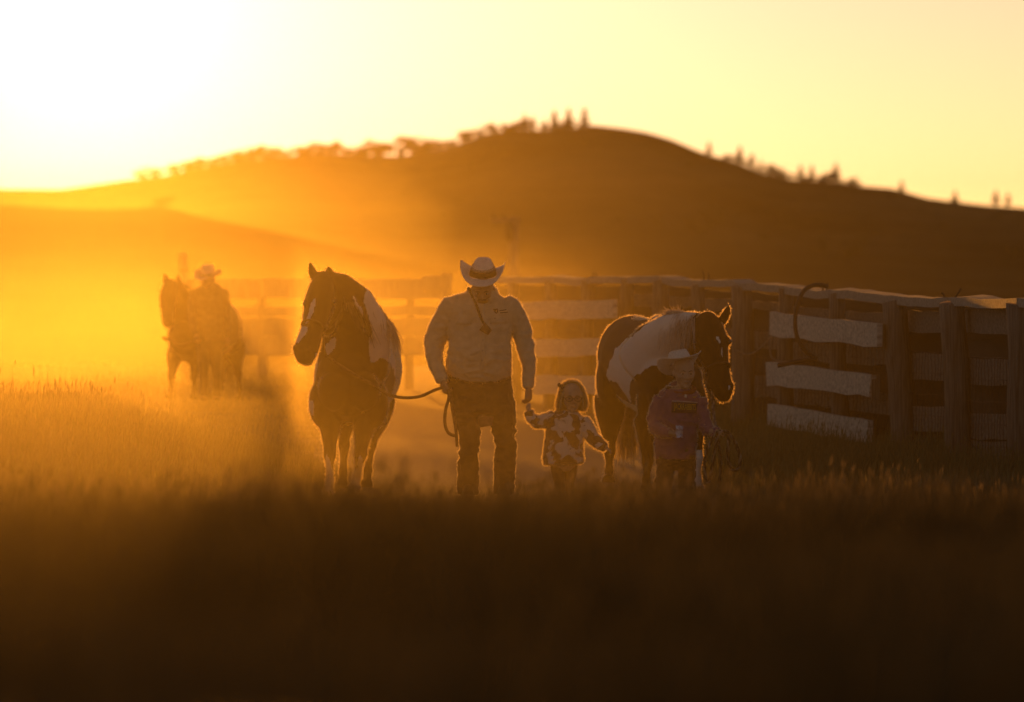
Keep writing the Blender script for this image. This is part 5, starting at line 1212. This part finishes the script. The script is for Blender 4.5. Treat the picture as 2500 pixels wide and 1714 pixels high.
Mb = frame(14, 6, 0); BC = P(1670, 910, -.03); BH = f.r(76)
s = Soup(); head(s, BC, BH, Mb, True); f.limb(s, [(1668, 930, .02, 15, 15), (1667, 958, .02, 17, 16)], n=12); f.limb(s, BT[2:], n=16, k=.82); f.limb(s, BL, k=.72, n=12); f.limb(s, BR, k=.72, n=12)
for l in BLEG: f.limb(s, l, n=12, k=.8)
hand(s, P(1641, 1057, -.29), (1, -.3, .05), (.2, .8, -.4), f.r(32), curl=.75, thumb=-1, thumb_curl=.6)
hand(s, P(1752, 1054, -.21), (1, -.2, .05), (.1, .3, -1), f.r(32), curl=1.1, thumb=-1, thumb_curl=.7)
s.skin('body', m_skin2, boy, voxel=.005, iters=2)
face_parts(boy, BC, BH, Mb, m_hairb, m_skin)
roots = [BC + Mb @ (Vector((math.sin(a) * .34, .1 + math.cos(a) * .30, .0)) * BH) for a in [rnd.uniform(-1.5, 1.5) for _ in range(200)]]
strands('hair', m_hairb, boy, roots, [V3(0, .1, -1) for _ in roots], .04, .005, n_seg=3, grav=.2, jitter=.15, seed=41)
for px, dy in ((1620, .02), (1674, .07)):
    g0 = hoof_pt(px, 43.4 + dy); s = Soup(); s.loft([(g0 + V3(0, .07, .03), .038, .03), (g0 + V3(0, .0, .035), .04, .034), (g0 + V3(0, -.08, .03), .044, .03), (g0 + V3(0, -.13, .024), .03, .02)], ref=(0, 0, 1), n=12, round_end=.3); s.loft([(g0 + V3(0, .04, .03), .04, .045), (g0 + V3(0, .04, .12), .04, .045)], n=12); s.skin('boot', m_boot, boy, voxel=.007, iters=2)
hat(boy, P(1661, 886, .01), frame(14, -20, -10), m_felt, m_felt, rx=f.r(28), ry=f.r(33), hc=f.r(33), ext=f.r(36), curl=f.r(17), dip=f.r(8), band_h=f.r(6))
# printed lettering laid on the chest
m_yellow = noise_mat('yellow_print', (0.42, 0.27, 0.02), (0.55, 0.36, 0.04), scale=40, rough=.7, bump=.1)
m_panel = noise_mat('dark_print_panel', (0.03, 0.012, 0.028), (0.045, 0.018, 0.04), scale=40, rough=.8, bump=.1)
trh = bvh(hd)
patch(trh, [(1640, 981), (1703, 984), (1700, 1009), (1639, 1007)], 43.4, 'print_panel', m_panel, hd, .003, 12, 5)
cu = bpy.data.curves.new('lettering', 'FONT'); cu.body = 'JACKRABBITS'; cu.size = 1.0; cu.resolution_u = 2
to = bpy.data.objects.new('lettering_tmp', cu); COL.objects.link(to)
tm = bpy.data.meshes.new_from_object(to.evaluated_get(bpy.context.evaluated_depsgraph_get())); bpy.data.objects.remove(to)
bm = bmesh.new(); bm.from_mesh(tm); bmesh.ops.triangulate(bm, faces=bm.faces); bmesh.ops.subdivide_edges(bm, edges=[e for e in bm.edges if e.calc_length() > .2], cuts=1); 
xs = [v.co.x for v in bm.verts]; ys = [v.co.y for v in bm.verts]; x0, x1, y0, y1 = min(xs), max(xs), min(ys), max(ys)
for v in bm.verts:
    u = (v.co.x - x0) / (x1 - x0); w = (v.co.y - y0) / (y1 - y0)
    v.co = onto(trh, 1645 + u * 54, (1004 + u * 2.5) - w * (19.5), 43.4, .008)
bm.to_mesh(tm); bm.free(); tm.materials.clear(); link('lettering', tm, m_yellow, hd)
for pl in ([(1691, 967), (1694, 969), (1695, 972), (1692, 970)], [(1694, 969), (1702, 966), (1702, 967), (1695, 972)]): patch(trh, pl, 43.4, 'check_mark', m_yellow, hd, .004, 3, 1)
patch(trh, [(1672, 962), (1677, 964), (1676, 972), (1671, 970)], 43.4, 'neck_emblem', m_felt, hd, .005, 2, 2)
Soup().tube([onto(trh, px, py, 43.4, .006) for px, py in ((1640, 979), (1655, 979.5), (1675, 981), (1690, 982), (1703, 982.5))], .003, 5).obj('piping', m_felt, hd)

m_foil = noise_mat('pale_crinkled_film', (0.55, 0.47, 0.6), (0.8, 0.74, 0.85), scale=40, rough=.25, bump=.6, bscale=90, spec=.7)
wr = empty('snack_wrapper', P(1660, 1052, -.36), 'crumpled pale plastic wrapper in the hand of the boy', 'wrapper')
s = Soup(); rr = random.Random(4)
for i in range(9):
    for j in range(7):
        s.v.append(P(1650 + 17 * j / 6 + rr.uniform(-1.5, 1.5), 1040 + 28 * i / 8 + rr.uniform(-1.5, 1.5), -.37 + rr.uniform(-.018, .018) - .02 * math.sin(i)))
for i in range(8):
    for j in range(6): a = i * 7 + j; s.f.append((a, a + 1, a + 8, a + 7))
s.obj('film', m_foil, wr, False)
s = Soup(); s.ell(P(1658, 1050, -.355), (.022, .016, .035), nu=9, nv=6); s.obj('contents', m_foil, wr, False)

# speckled rope in coils
m_rope2 = noise_mat('speckled_rope', (0.03, 0.022, 0.014), (0.30, 0.25, 0.18), scale=16, rough=.85, bump=.4, detail=1)
r2 = empty('lead_rope', P(1770, 1060, -.25), 'speckled black and tan rope hanging in coils from the hand of the boy', 'rope')
def twist(pts, r, parent, name):
    c = catmull(pts, 8)
    for k_ in (0, 1):
        q = []
        for i, p in enumerate(c):
            a = i * .9 + k_ * math.pi; q.append(p + Vector((math.cos(a), math.sin(a), .4 * math.sin(a))) * r * .55)
        Soup().tube(q, r * .75, 6).obj(name, m_rope2 if k_ == 0 else m_dark, parent)
twist([Q(1738, 966, 45.5), Q(1741, 987, 45.0), Q(1743, 1016, 44.3), Q(1748, 1040, 43.5), Q(1756, 1052, 43.17)], .012, r2, 'span')
twist([Q(1752, 1054, 43.17), Q(1738, 1075, 43.15), Q(1726, 1100, 43.12), Q(1720, 1140, 43.1), Q(1727, 1178, 43.1), Q(1737, 1150, 43.08), Q(1744, 1105, 43.08), Q(1752, 1064, 43.1)], .012, r2, 'coil')
twist([Q(1752, 1064, 43.14), Q(1757, 1100, 43.14), Q(1760, 1140, 43.14), Q(1754, 1188, 43.14)], .011, r2, 'tail_end')
twist([Q(1770, 1054, 43.12), Q(1779, 1068, 43.1), Q(1777, 1112, 43.08), Q(1785, 1144, 43.08), Q(1800, 1146, 43.08), Q(1807, 1122, 43.08), Q(1797, 1085, 43.1), Q(1780, 1058, 43.12), Q(1768, 1052, 43.13)], .012, r2, 'coil')

# ------------------------------------------------------------------ the far handler
f = Fig(72.8); P = f.P
far = empty('person', hoof_pt(512, 72.8), 'hazy handler in a pale pink hat leading the far dark horse', 'person')
TT = [(511, 690, .02, 14, 14), (511, 698, .02, 28, 18), (511, 712, .0, 38, 22), (511, 740, .0, 38, 24), (512, 780, .0, 34, 24), (512, 815, .0, 34, 24), (512, 832, .0, 35, 24)]
AL = [(478, 712, .0, 13, 13), (470, 745, .0, 13, 13), (468, 775, -.05, 11, 11), (474, 805, -.14, 9, 9), (478, 815, -.16, 8, 8)]
AR = [(544, 712, .0, 13, 13), (552, 745, .0, 13, 13), (556, 780, -.02, 11, 11), (556, 810, -.05, 9, 9), (555, 822, -.06, 8, 8)]
m_darkshirt = noise_mat('dark_work_shirt', (0.05, 0.035, 0.03), (0.09, 0.065, 0.055), scale=16, rough=.9, bump=.3, sheen=.2)
s = Soup(); f.limb(s, TT, n=18, rnd=.1); f.limb(s, AL, n=12); f.limb(s, AR, n=12); sh = s.skin('shirt', m_darkshirt, far, voxel=.012, iters=2); wrinkle(sh, .012, 9)
LL = [[(496, 830, .0, 18, 19), (497, 880, -.02, 15, 17), (498, 930, .0, 12, 13), (499, 972, .02, 12, 13)], [(528, 830, .0, 18, 19), (528, 880, .03, 15, 17), (529, 930, .06, 12, 13), (530, 970, .1, 12, 13)]]
s = Soup(); f.limb(s, [(512, 818, 0, 33, 22), (512, 845, 0, 33, 22)], n=16)
for l in LL: f.limb(s, l, n=12)
s.skin('jeans', m_jean, far, voxel=.012, iters=2)
Mf = frame(-20, 12, 0); FC = P(508, 684, -.02); FH = f.r(46)
s = Soup(); head(s, FC, FH, Mf); f.limb(s, [(510, 690, .02, 11, 11), (511, 705, .02, 13, 13)], n=10); f.limb(s, TT[2:], k=.8); f.limb(s, AL, k=.7); f.limb(s, AR, k=.7)
for l in LL: f.limb(s, l, k=.75)
hand(s, P(479, 818, -.16), (.1, -.2, -1), (.6, .6, 0), f.r(32), curl=1.2, thumb=-1); hand(s, P(555, 825, -.06), (0, -.1, -1), (-.6, .6, 0), f.r(32), curl=.7, thumb=1)
s.skin('body', m_skin, far, voxel=.009, iters=2)
for px, dy in ((499, .02), (530, .1)):
    g0 = hoof_pt(px, 72.8 + dy); s = Soup(); s.loft([(g0 + V3(0, .10, .035), .045, .032), (g0 + V3(0, .0, .04), .046, .036), (g0 + V3(0, -.12, .035), .052, .032), (g0 + V3(0, -.20, .028), .035, .022)], ref=(0, 0, 1), n=12, round_end=.3); s.loft([(g0 + V3(0, .06, .03), .045, .05), (g0 + V3(0, .06, .18), .045, .05)], n=10); s.skin('boot', m_boot, far, voxel=.012, iters=2)
m_pink = noise_mat('pale_pink_felt', (0.62, 0.42, 0.38), (0.74, 0.54, 0.48), scale=50, rough=.85, bump=.1, sheen=.3, trans=.15)
hat(far, P(508, 674, .0), frame(-24, 8, 0), m_pink, m_band, rx=f.r(17), ry=f.r(20), hc=f.r(29), ext=f.r(20), curl=f.r(16), dip=f.r(4), band_h=f.r(6))
Soup().tube(catmull([at(410, 810, 73.3), at(430, 840, 73.0), at(460, 835, 72.7), at(479, 822, 72.6)], 5), .013, 6)
fr = empty('lead_rope', at(440, 836, 73.0), 'lead rope sagging between the far dark horse and its handler', 'rope')
Soup().tube(catmull([at(410, 812, 73.2), at(428, 838, 73.0), at(456, 838, 72.75), at(482, 824, 72.6)], 5), .013, 6).obj('span', m_rope, fr)
